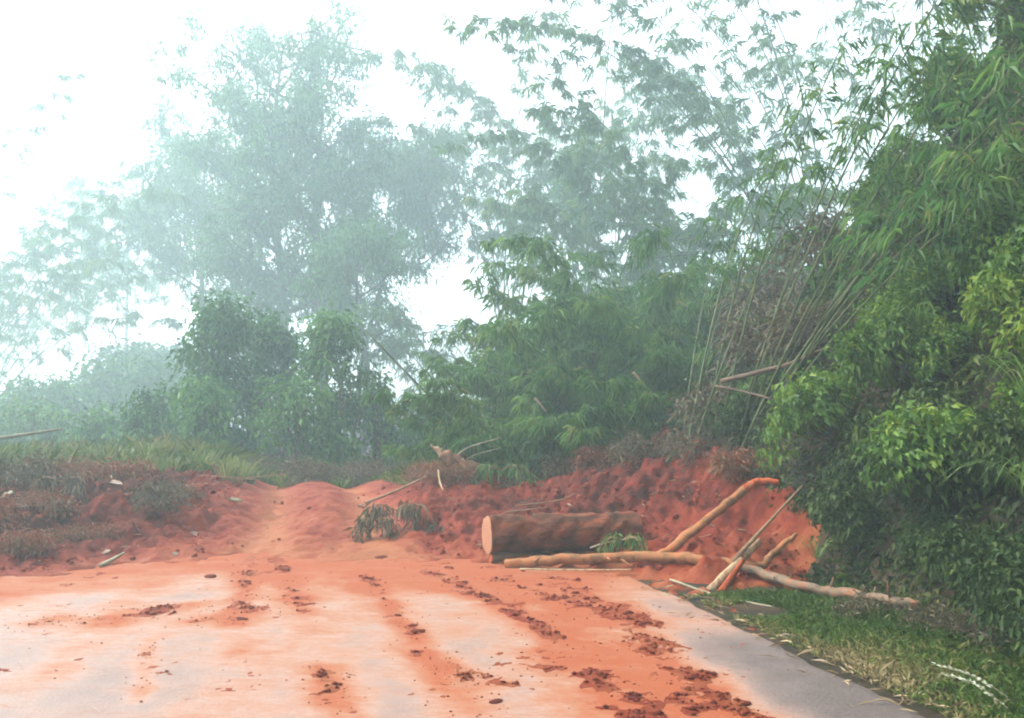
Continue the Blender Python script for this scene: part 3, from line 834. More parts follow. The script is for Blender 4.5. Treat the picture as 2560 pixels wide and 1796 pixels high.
# leaning bamboo culms over the bank
def leaning():
    b0 = P(676, 435, 14.0); b0[2] = surf(b0[0], b0[1])
    tips = [(738, 190), (760, 150), (790, 120), (818, 118), (835, 95), (868, 60), (905, 95), (936, 108), (925, 150), (775, 215), (850, 180), (730, 260), (708, 250), (885, 200), (840, 220),
            (945, 130), (915, 175), (930, 185), (955, 90), (905, 225), (860, 120)]
    g = np.random.default_rng(61); e = empty("leaning_bamboo", b0)
    for i, (tx, ty) in enumerate(tips):
        if tx > 800: tx, ty = tx + 10, ty + 10
        Yt = float(np.interp(tx, [720, 790, 850, 940], [14.5, 12.8, 10.9, 9.2])) + g.uniform(-0.4, 0.4)
        tip = P(tx, ty, Yt); f_ = min(max((tx - 720) / 200, 0), 1); bb = b0 + np.array((1.0 * f_ + g.normal() * 0.16, -0.3 * f_ + g.normal() * 0.3, 0)); bb[2] = surf(bb[0], bb[1]) - 0.15
        d = tip - bb; ln = np.linalg.norm(d)
        az = math.atan2(d[1], d[0]); lean = math.acos(d[2] / ln)
        stem, fol = bamboo_culm(g, base=bb - b0, azim=az, lean=lean * 0.97, length=ln * 1.18, r=0.019 * g.uniform(0.75, 1.25), curve=0.35, leafL=0.22, per=6, spray_from=0.74, twig=0.8, taper=0.6)
        s = stem.obj("culm", M['culm'], e, True); fol.obj("foliage", M['bamboo'], s)
    tag(e, "fan of thin bamboo culms leaning over to the upper right", "bamboo")
leaning()
# one culm snapped loose, its foot in the red soil
def pole(name, a, b, r0, r1, mat, label, cat="pole", group=None, sag=0.0, seg=6):
    mb = MB(); a = np.asarray(a, float); b = np.asarray(b, float)
    n = 14; t = np.linspace(0, 1, n)[:, None]
    pts = a + (b - a) * t; pts[:, 2] -= sag * 4 * (t * (1 - t))[:, 0]
    q = []; rr = []
    for i in range(n - 1):
        ri = r0 + (r1 - r0) * i / (n - 1)
        q += [pts[i], pts[i] * 0.93 + pts[i + 1] * 0.07]; rr += [ri * 1.15, ri * 0.97]
    q.append(pts[-1]); rr.append(r1)
    o = a.copy()
    tube(mb, np.array(q) - o, np.array(rr), seg)
    ob = mb.obj(name, mat, None, True); ob.location = Vector(o)
    tag(ob, label, cat, group)
    return ob
pf = P(665, 448, 13.6); pf[2] = surf(pf[0], pf[1]) - 0.08
pole("bamboo_pole", pf, P(790, 290, 15.6), 0.022, 0.014, M['culm'], "single bamboo pole slanting up from the red scar", "bamboo pole")
pe = P(480, 407, 18.0)
pole("bamboo_pole", np.array((pe[0] + 1.2, pe[1] + 0.3, float(ground_z(pe[0] + 1.2, pe[1])))), P(365, 330, 18.5), 0.034, 0.018, M['culm'], "thin bamboo pole leaning left across the bright gap", "bamboo pole")
a = P(-12, 440, 17); b = P(62, 429, 18.5)
pole("fallen_pole", a, b, 0.045, 0.03, M['drypole'], "pale pole sticking out of the grass at the left edge", "pole")
a = P(30, 473, 15.2); b = P(100, 467, 15.8)
pole("fallen_pole", a, b, 0.035, 0.025, M['drypole'], "pale pole lying on the brush below the left grass", "pole")

# arching bamboo over the top right, rooted on the hill
def hill_pos(x, y, dz=-0.1): return (x, y, float(ground_z(x, y)) + dz)
far_bamboo(835, 40, -30, 15, "hillside bamboo arching over the road at the top right", 406, 0.5, 1.4, 2.9, 1.0, per=24, leaf=0.011, sf=0.3)
far_bamboo(1000, 24, -10, 9, "green bamboo on the hill in the top right corner", 407, 0.3, 1.0, 0.6, 1.5, per=16, leaf=0.013, sf=0.15)
far_bamboo(1045, 17, -60, 8, "leafy bamboo at the top of the bank by the right edge", 410, 0.3, 1.0, 1.5, 1.6, per=18, leaf=0.016, sf=0.05)
far_bamboo(925, 36, 40, 6, "paler hillside bamboo below the top right corner", 408, 0.4, 1.4, 2.9, 1.4, per=16, leaf=0.012, sf=0.2)

# overhead cables
for k, (p0, p1) in enumerate([((640, 241, 30), (905, 212, 22)), ((650, 258, 30), (900, 222, 22))]):
    A = P(*p0); Bq = P(*p1); t = np.linspace(0, 1, 24)[:, None]
    pts = A + (Bq - A) * t; pts[:, 2] -= 0.5 * (t * (1 - t))[:, 0]
    # run both ends on to the hill and to the far trees
    mb = MB(); tube(mb, pts - A, 0.012, 5)
    ob = mb.obj("overhead_cable", M['cable'], None, True); ob.location = Vector(A)
    tag(ob, ["upper thin cable strung behind the leaning bamboo", "lower thin cable strung behind the leaning bamboo"][k], "cable", "overhead cables")

# ------------------------------------------------------------------ the right bank
def bank_pt(s, y):
    x = float(foot(y)) + s
    return (x, y, float(ground_z(x, y)))
GB = "shrubs covering the right bank"
g_ = random.Random(5)
def bank_label(key, y, z):
    what = {"climber": "broad-leaved climber", "bright": "bright yellow-green shrub", "dark": "dark green shrub"}[key]
    hgt = "at the foot of" if z < 0.6 else "low down on" if z < 1.4 else "below the middle of" if z < 2.2 else "halfway up" if z < 3.0 else "above the middle of" if z < 3.8 else "high up on" if z < 4.6 else "near the top of" if z < 6 else "at the very top of"
    where = "by the right edge" if y < 6.6 else "over the grey branch" if y < 8.0 else "over the forked branch" if y < 9.5 else "over the upright fork" if y < 12.5 else "beside the leaning culms"
    return f"{what} {hgt} the right bank {where}", f"{what}s {hgt} the bank {where}"
def in_scar(x, y, z):
    # the slide tore the shrubs off this side of the bank; what is left starts further right
    px = 512 + x / y * F_; py = HOR - (z + 0.5 - CAMZ) / y * F_
    return (y > 11.2 and x < foot(y) + 1.0) or (y > 8.3 and px < np.interp(py, [-50, 0, 100, 200, 300, 400, 480, 520], [950, 940, 915, 895, 872, 840, 800, 785]))
yy = 4.2
while yy < 19.5:
    for s in np.arange(0.1, 6.2, 0.6):
        y = yy + g_.uniform(-0.35, 0.35); ss = s + g_.uniform(-0.25, 0.25)
        x, y, z = bank_pt(max(ss, 0.05), y)
        if in_scar(x, y, z) or (6.8 < y < 10.4 and x < foot(y) + 0.3): continue
        px = 512 + x / y * F_
        if px > 1190 or z > 9.8 or HOR - (z - 0.8 - CAMZ) / y * F_ < -20: continue
        u = g_.random(); sc = g_.uniform(0.55, 0.95) * (1.0 if y > 7 else 0.8)
        if z < 1.0: sc = g_.uniform(0.35, 0.5)
        nz = fbm(y * 0.55, z * 0.6, 2, 5)
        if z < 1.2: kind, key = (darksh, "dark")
        elif nz > 0.53 and y > 6.6 and z > 2.3: kind, key = (brightsh, "bright")
        elif u < 0.9: kind, key = (climber, "climber")
        else: kind, key = (darksh, "dark") if z < 3 else (climber, "climber")
        lab, grp = bank_label(key, y, z)
        out = 0.12 if z > 1.4 else -0.12
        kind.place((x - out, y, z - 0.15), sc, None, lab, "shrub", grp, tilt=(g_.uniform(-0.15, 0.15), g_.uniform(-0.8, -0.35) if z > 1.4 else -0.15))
    yy += 0.95

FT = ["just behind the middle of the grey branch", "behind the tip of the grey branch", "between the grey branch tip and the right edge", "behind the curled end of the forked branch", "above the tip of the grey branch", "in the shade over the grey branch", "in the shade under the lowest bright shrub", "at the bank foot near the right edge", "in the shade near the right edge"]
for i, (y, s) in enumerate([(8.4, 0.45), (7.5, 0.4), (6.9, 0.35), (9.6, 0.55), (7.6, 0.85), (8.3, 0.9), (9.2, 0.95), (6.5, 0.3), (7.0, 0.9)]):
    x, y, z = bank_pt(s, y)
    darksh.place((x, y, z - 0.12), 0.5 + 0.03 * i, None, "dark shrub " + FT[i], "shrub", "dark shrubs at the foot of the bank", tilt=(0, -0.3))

# dry grey brush between the culms and the green bank
for i, (px, py, Y, sc, lab) in enumerate([(815, 245, 16.5, 1.5, "grey dry brush at the top of the bank behind the culms"), (775, 330, 15.5, 1.3, "brown dry brush beside the foot of the culms"),
                                     (740, 395, 14.5, 1.1, "brown dry brush above the red scar"), (800, 400, 13.5, 1.1, "dry brush with red soil beside the green bank"), (720, 450, 13.2, 0.9, "dry brush overhanging the red scar"),
                                     (850, 300, 14.5, 1.3, "dry brush below the hillside bamboo"), (880, 590, 7.7, 0.42, "brown dead brush at the foot of the bank"), (940, 630, 7.0, 0.4, "dead brush behind the verge grass"), (990, 620, 6.6, 0.4, "dead brush at the right edge behind the verge")]):
    x = (px - 512) / F_ * Y
    drysh.place((x, Y, float(ground_z(x, Y)) - 0.1), sc, None, lab, "brush", "dry brush on the bank")
gd = random.Random(8)
for i in range(26):
    Y = gd.uniform(11.8, 18); x = float(foot(Y)) + gd.uniform(1.3, 3.6); z = float(ground_z(x, Y))
    low = "lower" if z < 2.6 else "upper"
    (darksh if i % 4 == 1 else climber if i % 2 == 0 else drysh).place((x, Y, z - 0.1), gd.uniform(0.45, 0.8), None, f"torn dull brush on the {low} bank behind the leaning culms", "brush", f"torn brush on the {low} bank", name="torn_brush")
for i, (px, py, Y, sc, lab) in enumerate([(905, 275, 9.2, 0.9, "yellow-green long-leaved plant high on the bank"), (1012, 300, 6.6, 1.0, "pale arching long-leaved plant at the right edge"), (985, 120, 8.5, 1.0, "long-leaved plant near the top right corner"), (1015, 420, 6.2, 0.8, "long-leaved plant hanging at the right edge"), (800, 520, 9.6, 0.6, "small long-leaved plant behind the forked branch")]):
    p = P(px, py, Y); longleaf.place(p + np.array((0.25, 0.15, -0.75 * sc)), sc, None, lab, "plant", "long-leaved plants on the bank")
BT = ["dark grass tuft hanging on the bank beside the bright shrubs", "dark grass tuft at mid-height near the right edge", "dark grass tuft low on the bank near the right edge", "dark grass tuft above the far end of the grey branch",
      "dark grass tuft at the foot of the bank behind the verge", "dark grass tuft high on the bank under the bamboo", "dark grass tuft on the bank above the dead brush", "dark grass tuft in the shade of the climbers"]
for i, (y, s) in enumerate([(8.8, 1.6), (6.5, 1.3), (6.2, 1.0), (7.9, 1.3), (7.4, 0.9), (9.4, 2.6), (8.3, 0.9), (7.0, 1.9)]):
    x, y, z = bank_pt(s, y); darktuft.place((x - 0.15, y, z), 0.55, None, BT[i], "grass", "dark grass tufts on the bank", tilt=(0, -0.5))
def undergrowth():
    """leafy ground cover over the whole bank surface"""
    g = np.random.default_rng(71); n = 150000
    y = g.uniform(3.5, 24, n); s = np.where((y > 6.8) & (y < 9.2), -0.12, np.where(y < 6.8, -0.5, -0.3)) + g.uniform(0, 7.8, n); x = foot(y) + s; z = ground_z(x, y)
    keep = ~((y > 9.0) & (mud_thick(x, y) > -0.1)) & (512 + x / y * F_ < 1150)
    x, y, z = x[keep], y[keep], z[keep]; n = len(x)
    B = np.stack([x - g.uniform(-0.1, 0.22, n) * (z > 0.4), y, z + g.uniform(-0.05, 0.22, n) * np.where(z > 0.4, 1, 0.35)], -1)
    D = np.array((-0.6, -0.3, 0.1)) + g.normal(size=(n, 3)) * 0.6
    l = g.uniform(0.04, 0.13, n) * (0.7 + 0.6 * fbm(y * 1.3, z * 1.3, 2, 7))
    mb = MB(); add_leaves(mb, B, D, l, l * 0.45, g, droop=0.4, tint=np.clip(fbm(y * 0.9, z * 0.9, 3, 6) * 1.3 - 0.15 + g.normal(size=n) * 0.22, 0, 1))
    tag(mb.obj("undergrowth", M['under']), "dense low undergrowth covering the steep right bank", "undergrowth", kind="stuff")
undergrowth()

def blades(name, mat, x, y, z, L, w, g, label, lean=0.45, tint=None):
    n = len(x); B = np.stack([x, y, z], -1)
    D = np.stack([g.normal(size=n) * lean, g.normal(size=n) * lean, np.ones(n)], -1)
    mb = MB(); add_leaves(mb, B, D, L, w, g, droop=0.25, tint=tint, mid=0.4)
    tag(mb.obj(name, mat), label, "grass", kind="stuff")

def verge():
    g = np.random.default_rng(73); n = 26000
    y = g.uniform(3.6, 11.0, n); e = road_edge(y); f = foot(y)
    u = 0.85 * g.random(n) ** 0.9
    x = e + 0.06 + u * (f + 0.3 - e)
    dens = fbm(x * 1.6, y * 1.6, 3, 81)
    keep = (dens + u * 0.3 > 0.39) & (y < 9.0 + 0.5 * (fbm(x * 2, y * 2, 2, 87) - 0.5))
    x, y, u = x[keep], y[keep], u[keep]; n = len(x)
    z = np.maximum(ground_z(x, y), -0.02)
    blades("verge_grass", M['verge'], x, y, z, g.uniform(0.05, 0.17, n) * (0.6 + 0.7 * u), g.uniform(0.010, 0.02, n), g, "short green and straw-coloured grass along the road edge", 0.7,
           np.clip(fbm(x * 1.1, y * 1.1, 3, 83) * 1.3 - 0.25 + g.normal(size=n) * 0.2 + 0.25 * (u < 0.15) - 0.1, 0, 1))
verge()
def back_grass():
    g = np.random.default_rng(75); n = 26000
    x = g.uniform(-16, 2.5, n); y = g.uniform(15.8, 27, n)
    keep = (fbm(x * 0.6, y * 0.6, 3, 85) > 0.38) & ~((x > rut_c(y, 0) - 0.7) & (x < rut_c(y, 1) + 0.7) & (y < 18.5))
    x, y = x[keep], y[keep]; n = len(x)
    z = np.maximum(ground_z(x, y), mud_z(x, y)) - 0.03
    left = sstep(-4.5, -6.5, x)
    blades("back_grass", M['grass'], x, y, z, g.uniform(0.3, 0.9, n) * (0.45 + 0.55 * left) * (0.5 + fbm(x * 0.9, y * 0.9, 2, 88)), g.uniform(0.022, 0.045, n), g, "tall rank grass growing behind the mud heap", 0.5, np.clip(fbm(x * 0.8, y * 0.8, 3, 89) * 1.2 - 0.1 + g.normal(size=n) * 0.2 + 0.15 * left, 0, 1))
back_grass()
GG = "grass clumps behind the mud heap"
gg = random.Random(12)
for i in range(34):
    px = gg.uniform(-10, 250); Y = gg.uniform(15.6, 18.5)
    x = (px - 512) / F_ * Y
    tallgrass.place((x, Y, surf(x, Y) - 0.05), gg.uniform(0.7, 1.1), None, "yellow-green grass clump on the left behind the mud", "grass", GG)
for i in range(20):
    px = gg.uniform(255, 480); Y = gg.uniform(17.5, 21)
    x = (px - 512) / F_ * Y
    (darktuft if gg.random() < 0.65 else drysh).place((x, Y, surf(x, Y) - 0.08), gg.uniform(0.6, 0.95), None, "dull olive scrub along the top of the mud heap", "scrub", "scrub behind the mud heap", name="scrub_clump")

# muddy torn vegetation on the left part of the heap and below the culms
for i, (px, Y, sc, lab) in enumerate([(10, 13.9, 0.8, "tall brown torn brush at the left edge of the slide"), (45, 12.4, 0.5, "muddy brush left of the pale scraps"), (110, 13.8, 0.62, "muddy brush below the grass and above the pale scraps"),
        (20, 10.9, 0.5, "low muddy brush at the left foot of the slide"), (88, 11.8, 0.42, "low olive-brown brush on the left slide"), (150, 13.0, 0.55, "round tangle of brown brush on the left slide"),
        (190, 13.8, 0.4, "small brown brush right of the round tangle"), (-12, 12.0, 0.7, "brown brush cut off by the left edge"), (62, 14.8, 0.7, "brown brush under the pale pole"),
        (520, 15.2, 0.55, "muddy roots hanging over the crest behind the log"), (565, 15.6, 0.6, "muddy brush on the crest above the log"), (610, 15.0, 0.6, "brown roots over the scar above the log end"),
        (645, 14.4, 0.7, "brown brush on the scar right of the log"), (690, 13.4, 0.7, "tangle of brown stems above the forked branch"), (735, 12.2, 0.65, "brown stems behind the upright fork"), (430, 15.4, 0.5, "dull brush left of the uprooted stump"), (452, 15.1, 0.55, "reddish tangle of torn stems around the uprooted stump")]):
    x = (px - 512) / F_ * Y
    (drysh if i in (0, 5, 9, 10, 12, 13) else muddysh).place((x, Y, surf(x, Y) - 0.1), sc, None, lab, "brush", "torn brush in the slide")

# ------------------------------------------------------------------ the sawn log
def log(name, A, B, r0, r1, barkmat, cutmat, label, seg=60, n=40, seed=0):
    A = np.asarray(A, float); B = np.asarray(B, float)
    e = empty(name, A); ax = B - A; ln = np.linalg.norm(ax)
    e.rotation_euler = Vector(ax).to_track_quat('X', 'Z').to_euler()
    t = np.linspace(0, 1, n); mb = MB()
    rad = r0 + (r1 - r0) * t
    pts = np.stack([t * ln, 0.012 * np.sin(t * 5), 0.012 * np.cos(t * 4)], -1)
    tube(mb, pts, rad, seg, cap=False, rough=0.2, seed=seed, ridge=0.06)
    ob = mb.obj("bark", barkmat, e, True)
    co = np.concatenate(mb.v)
    for end in (0, 1):
        ring = co[:seg] if end == 0 else co[(n - 1) * seg:n * seg]
        c = ring.mean(0)
        f = MB(); v = [c]; f3 = []
        fr = [0.35, 0.7, 0.93, 1.0]
        for q in fr:
            off = np.zeros((seg, 3)); off[:, 0] = (-0.006 if end == 0 else 0.006) * (1 if q < 0.99 else 0)
            v += list(c + (ring - c) * q + off)
        f4 = []
        for k in range(seg):
            k2 = (k + 1) % seg
            f3.append((0, 1 + k2, 1 + k) if end == 0 else (0, 1 + k, 1 + k2))
            for q in range(3):
                b0 = 1 + q * seg; b1 = 1 + (q + 1) * seg
                f4.append((b0 + k, b0 + k2, b1 + k2, b1 + k) if end == 0 else (b0 + k2, b0 + k, b1 + k, b1 + k2))
        f.add(np.array(v), f3, f4)
        f.obj("cut_face", cutmat, e, False)
    tag(e, label, "log")
    return e
LA = P(487, 536, 11.2); LB = P(636, 529, 11.75)
log("cut_log", LA, LB, 0.262, 0.235, M['log_bark'], M['cut'], "thick mud-smeared log with a pale sawn end lying across the slide", seed=3)
log("log_stub", P(490, 560, 11.05) + np.array((0, 0.06, 0)), P(565, 558, 11.45), 0.085, 0.075, M['dark_bark'], M['redmudwood'], "short dark log wedged under the thick sawn log", seg=16, n=12, seed=9)

def branchy(name, main, label, cat="branch", mat='branch', r0=0.07, r1=0.05, limbs=(), pname="stem", seed=0):
    o0 = np.asarray(main[0], float); e = empty(name, o0)
    mb = MB(); gw = np.random.default_rng(seed + 50); p = spline(np.asarray(main) - o0, 30); p[1:-1] += gw.normal(size=(28, 3)) * r0 * 0.13; tube(mb, p, np.linspace(r0, r1, 30), 10, rough=0.4, seed=seed)
    mb.obj(pname, M[mat], e, True)
    for (pts, a, b, m2, nm) in limbs:
        q = MB(); pp = spline(np.asarray(pts) - o0, 22); pp[1:-1] += gw.normal(size=(20, 3)) * a * 0.12; tube(q, pp, np.linspace(a, b, 22), 9, rough=0.4, seed=seed + 3)
        q.obj(nm, M[m2], e, True)
    for k in range(7):
        i = gw.integers(3, 27); d = norm(gw.normal(size=3) + np.array((0, -0.3, 0.5))); l = gw.uniform(0.05, 0.2)
        q = MB(); tube(q, [p[i], p[i] + d * (r0 + l * .4), p[i] + d * (r0 + l) + gw.normal(size=3) * 0.02], [r0 * 0.42, r0 * 0.22, r0 * 0.1], 6, rough=0.3); q.obj("twig_stub", M[mat], e, True)
    tag(e, label, cat)
    return e

def on(px, py, Y): return P(px, py, Y)
branchy("forked_branch", [on(505, 565, 10.75), on(540, 562, 10.7), on(590, 559, 10.55), on(650, 557, 10.3), on(700, 560, 10.0), on(738, 566, 9.75), on(757, 567, 9.65)],
        "long muddy forked branch lying in front of the thick log", mat='branch', r0=0.068, r1=0.058, seed=2,
        limbs=[([on(655, 559, 10.28), on(668, 551, 10.3), on(696, 529, 10.4), on(725, 506, 10.5), on(742, 491, 10.55), on(752, 484, 10.55)], 0.064, 0.048, 'branch', "limb"),
               ([on(746, 489, 10.55), on(754, 482.5, 10.55), on(766, 481, 10.5), on(779, 482, 10.45)], 0.055, 0.035, 'redmudwood', "limb_tip"),
               ([on(752, 568, 9.68), on(764, 563, 9.65), on(777, 551, 9.65), on(786, 542, 9.65), on(797, 534, 9.65)], 0.055, 0.024, 'branch', "limb")])
branchy("grey_branch", [on(738, 567, 9.62), on(757, 572, 9.45), on(775, 578, 9.2), on(797, 586, 8.8), on(825, 591, 8.5), on(850, 593, 8.3), on(872, 597, 8.05), on(900, 603, 7.7), on(919, 604, 7.6)],
        "crooked grey branch lying along the foot of the right bank", mat='greybranch', r0=0.055, r1=0.045, seed=5,
        limbs=[([on(782, 580, 9.1), on(791, 587, 8.95), on(799, 592, 8.85)], 0.05, 0.045, 'redmudwood', "stub")])

# split pale stake under the forked branch: two splinters and a bark strip
def splinter(mb, a, b, w0, w1, th):
    a = np.asarray(a, float); b = np.asarray(b, float); d = norm(b - a); s = norm(np.cross(d, (0, 1.0, 0))); nrm = np.cross(s, d)
    g = np.random.default_rng(int(abs(a[0]) * 1000)); n = 9; v = []
    for i in range(n):
        t = i / (n - 1); c = a + (b - a) * t; w = (w0 + (w1 - w0) * t) * g.uniform(0.8, 1.15); h = th * (1 - 0.5 * t) * g.uniform(0.8, 1.2)
        v += [c - s * w - nrm * h, c + s * w - nrm * h, c + s * w * 0.8 + nrm * h, c - s * w * 0.8 + nrm * h]
    f = []
    for i in range(n - 1):
        for k in range(4): f.append((i * 4 + k, i * 4 + (k + 1) % 4, i * 4 + 4 + (k + 1) % 4, i * 4 + 4 + k))
    f += [(3, 2, 1, 0), ((n - 1) * 4, (n - 1) * 4 + 1, (n - 1) * 4 + 2, (n - 1) * 4 + 3)]
    mb.add(v, None, f)
S0 = on(710, 590, 9.25); e = empty("split_stake", S0)
mb = MB(); splinter(mb, S0 - S0, on(760, 541, 9.85) - S0, 0.050, 0.034, 0.035); mb.obj("pale_core", M['palewood'], e)
mb = MB(); splinter(mb, on(721, 592, 9.15) - S0, on(743, 560, 9.5) - S0, 0.045, 0.022, 0.03); mb.obj("splinter", M['redmudwood'], e)
mb = MB(); splinter(mb, on(733, 561, 9.55) - S0, on(802, 486, 10.3) - S0, 0.024, 0.009, 0.015); mb.obj("bark_strip", M['twig'], e)
tag(e, "splintered pale stake slanting under the forked branch", "stake")

# sticks and stems lying about
STICKS = [
    ([(520, 569, 10.35), (580, 570, 10.25), (632, 569.5, 10.1)], 0.013, 'palewood', "thin pale stick lying straight along the ground below the log"),
    ([(670, 586, 9.45), (715, 596, 8.95), (750, 604, 8.55), (775, 610, 8.3)], 0.014, 'drypole', "thin straw-coloured cane along the road edge"),
    ([(365, 503, 14.6), (400, 489, 14.9), (435, 472, 15.2), (462, 455, 15.4)], 0.026, 'twig', "long brown stem sloping down from the uprooted stump"),
    ([(455, 457, 15.2), (470, 447, 15.3), (500, 438, 15.4)], 0.020, 'drypole', "pale stick pointing right from the uprooted stump"),
    ([(462, 463, 15.2), (475, 455, 15.3), (500, 448, 15.5)], 0.016, 'drypole', "lower pale stick right of the uprooted stump"),
    ([(438, 470, 14.6), (440, 482, 14.4), (443, 490, 14.2)], 0.018, 'palewood', "short pale splinter on the red slope below the stump"),
    ([(604, 524, 12.2), (620, 518, 12.3), (637, 514, 12.4)], 0.012, 'palewood', "curved pale twig above the right end of the log"),
    ([(505, 512, 12.5), (525, 510, 12.6), (548, 507, 12.7)], 0.012, 'twig', "flat brown twig just behind the log"),
    ([(150, 480, 15.6), (200, 482, 15.5), (260, 480, 15.6)], 0.018, 'twig', "dark stem lying across the top of the left heap"),
    ([(195, 476, 16.0), (240, 478, 15.9), (285, 474, 16.1)], 0.018, 'twig', "dark stem lying near the crest by the left rut"),
    ([(96, 488, 15.0), (130, 489, 15.0), (165, 486, 15.2)], 0.016, 'twig', "brown stem on the left heap above the pale scraps"),
    ([(722, 381, 13.2), (760, 372, 12.6), (795, 362, 12.0), (824, 349, 11.7)], 0.045, 'dark_bark', "bare dark branch sticking out of the bank"),
    ([(716, 386, 13.2), (745, 392, 12.8), (772, 399, 12.3)], 0.026, 'dark_bark', "short bare branch below the longer one on the bank"),
    ([(590, 548, 11.2), (605, 543, 11.2), (617, 541, 11.2)], 0.016, 'sheath', "pale chip leaning on the log"),
    ([(515, 506, 13.0), (560, 500, 13.3), (575, 497, 13.4)], 0.012, 'twig', "thin twig lying on the red slope above the log"),
    ([(100, 566, 10.75), (112, 560, 11.0), (124, 553, 11.2)], 0.03, 'drypole', "short pale stick at the left foot of the slide"),
    ([(633, 372, 17), (640, 380, 17), (646, 388, 17)], 0.03, 'palewood', "white broken stick among the bamboo above the log"),
    ([(535, 398, 17), (540, 404, 17), (546, 411, 17)], 0.03, 'palewood', "white broken stick in the dark hollow"),
]
for pts, r, m, lab in STICKS:
    w = [P(*p) for p in pts]
    for q in w:
        if q[1] < 16.4 and r < 0.028: q[2] = max(q[2], surf(q[0], q[1]) + r * 0.6)
    mb = MB(); tube(mb, spline(np.array(w) - w[0], 14), np.linspace(r, r * 0.6, 14), 6, rough=0.2)
    o = mb.obj("fallen_stick", M[m], None, True); o.location = Vector(w[0]); tag(o, lab, "stick", "sticks and stems in the slide")

# uprooted stump on the crest
def stump():
    c = P(458, 462, 15.3); c[2] = surf(c[0], c[1]) - 0.1
    e = empty("uprooted_stump", c); g = np.random.default_rng(91)
    mb = MB(); tube(mb, spline([(0.3, 0, -0.1), (0.12, -0.05, 0.1), (-0.12, -0.1, 0.3), (-0.30, -0.12, 0.42)], 14), np.array([.30, .30, .29, .27, .25, .22, .20, .18, .16, .15, .14, .13, .12, .11]), 14, rough=0.75, seed=4); mb.obj("trunk", M['redbark'], e, True)
    mb = MB()
    for k in range(7): splinter(mb, np.array((-0.26 + g.normal() * .04, -0.12 + g.normal() * .05, 0.38)), np.array((-0.40 + g.normal() * .06, -0.14 + g.normal() * .06, 0.48 + g.uniform(0, 0.14))), 0.05, 0.015, 0.03)
    mb.obj("broken_top", M['palewood'], e)
    for k in range(6):
        a = g.uniform(0, 6.28); l = g.uniform(0.25, 0.5)
        q = MB(); tube(q, spline([(0.05, 0, 0.25 + 0.2 * g.random()), (math.cos(a) * l * .4 + .05, math.sin(a) * l * .4, 0.25 * g.random() + 0.22), (math.cos(a) * l * .8, math.sin(a) * l * .8, g.uniform(-0.02, 0.25)), (math.cos(a + .4) * l, math.sin(a + .4) * l, g.uniform(-0.25, 0.1))], 12), np.linspace(0.045, 0.006, 12), 5, rough=0.3)
        q.obj("root", M['redbark'] if k % 3 else M['twig'], e, True)
    tag(e, "uprooted stump with a pale broken top on the crest of the slide", "stump")
stump()

# torn bamboo spray lying on the mud
def spray(px, py, Y, label, sc=1.0, seed=0):
    c = P(px, py, Y); c[2] = surf(c[0], c[1]); e = empty("bamboo_spray", c); g = np.random.default_rng(seed)
    st = MB(); fo = MB(); B = []; D = []
    for k in range(9):
        a = g.uniform(2.2, 4.2) if k % 2 else g.uniform(-1.0, 1.0); l = g.uniform(0.4, 0.75) * sc
        p = spline([(0, 0, 0.35 * sc), (math.cos(a) * l * .6, math.sin(a) * l * .3 - 0.1, 0.45 * sc), (math.cos(a) * l, math.sin(a) * l * .4 - 0.25, 0.12 * sc)], 9)
        tube(st, p, np.linspace(0.008, 0.003, 9), 4)
        i = g.integers(2, 9, 26); B.append(p[i] + g.normal(size=(26, 3)) * 0.04); D.append(g.normal(size=(26, 3)) * 0.4 + np.array((0, -0.2, -0.9)))
    B = np.concatenate(B); D = np.concatenate(D); l = g.uniform(0.14, 0.30, len(B)) * sc
    add_leaves(fo, B, D, l, l * 0.16, g, droop=0.2)
    st.obj("stem", M['twig'], e, True); fo.obj("foliage", M['dry'] if seed % 2 else M['bamboo'], e)
    tag(e, label, "foliage", "torn bamboo sprays on the mud")
spray(395, 512, 12.9, "wilted bamboo spray lying on the red mud right of the ruts", 0.9, 1)
spray(378, 516, 12.8, "smaller wilted spray at the edge of the right rut", 0.65, 3)
spray(622, 553, 11.0, "fresh green spray caught between the log and the forked branch", 0.5, 4)
spray(500, 465, 15.0, "green spray drooping from the crest beside the stump", 0.9, 6)
spray(62, 505, 13.2, "wilted spray on the brush left of the pale scraps", 0.8, 5)

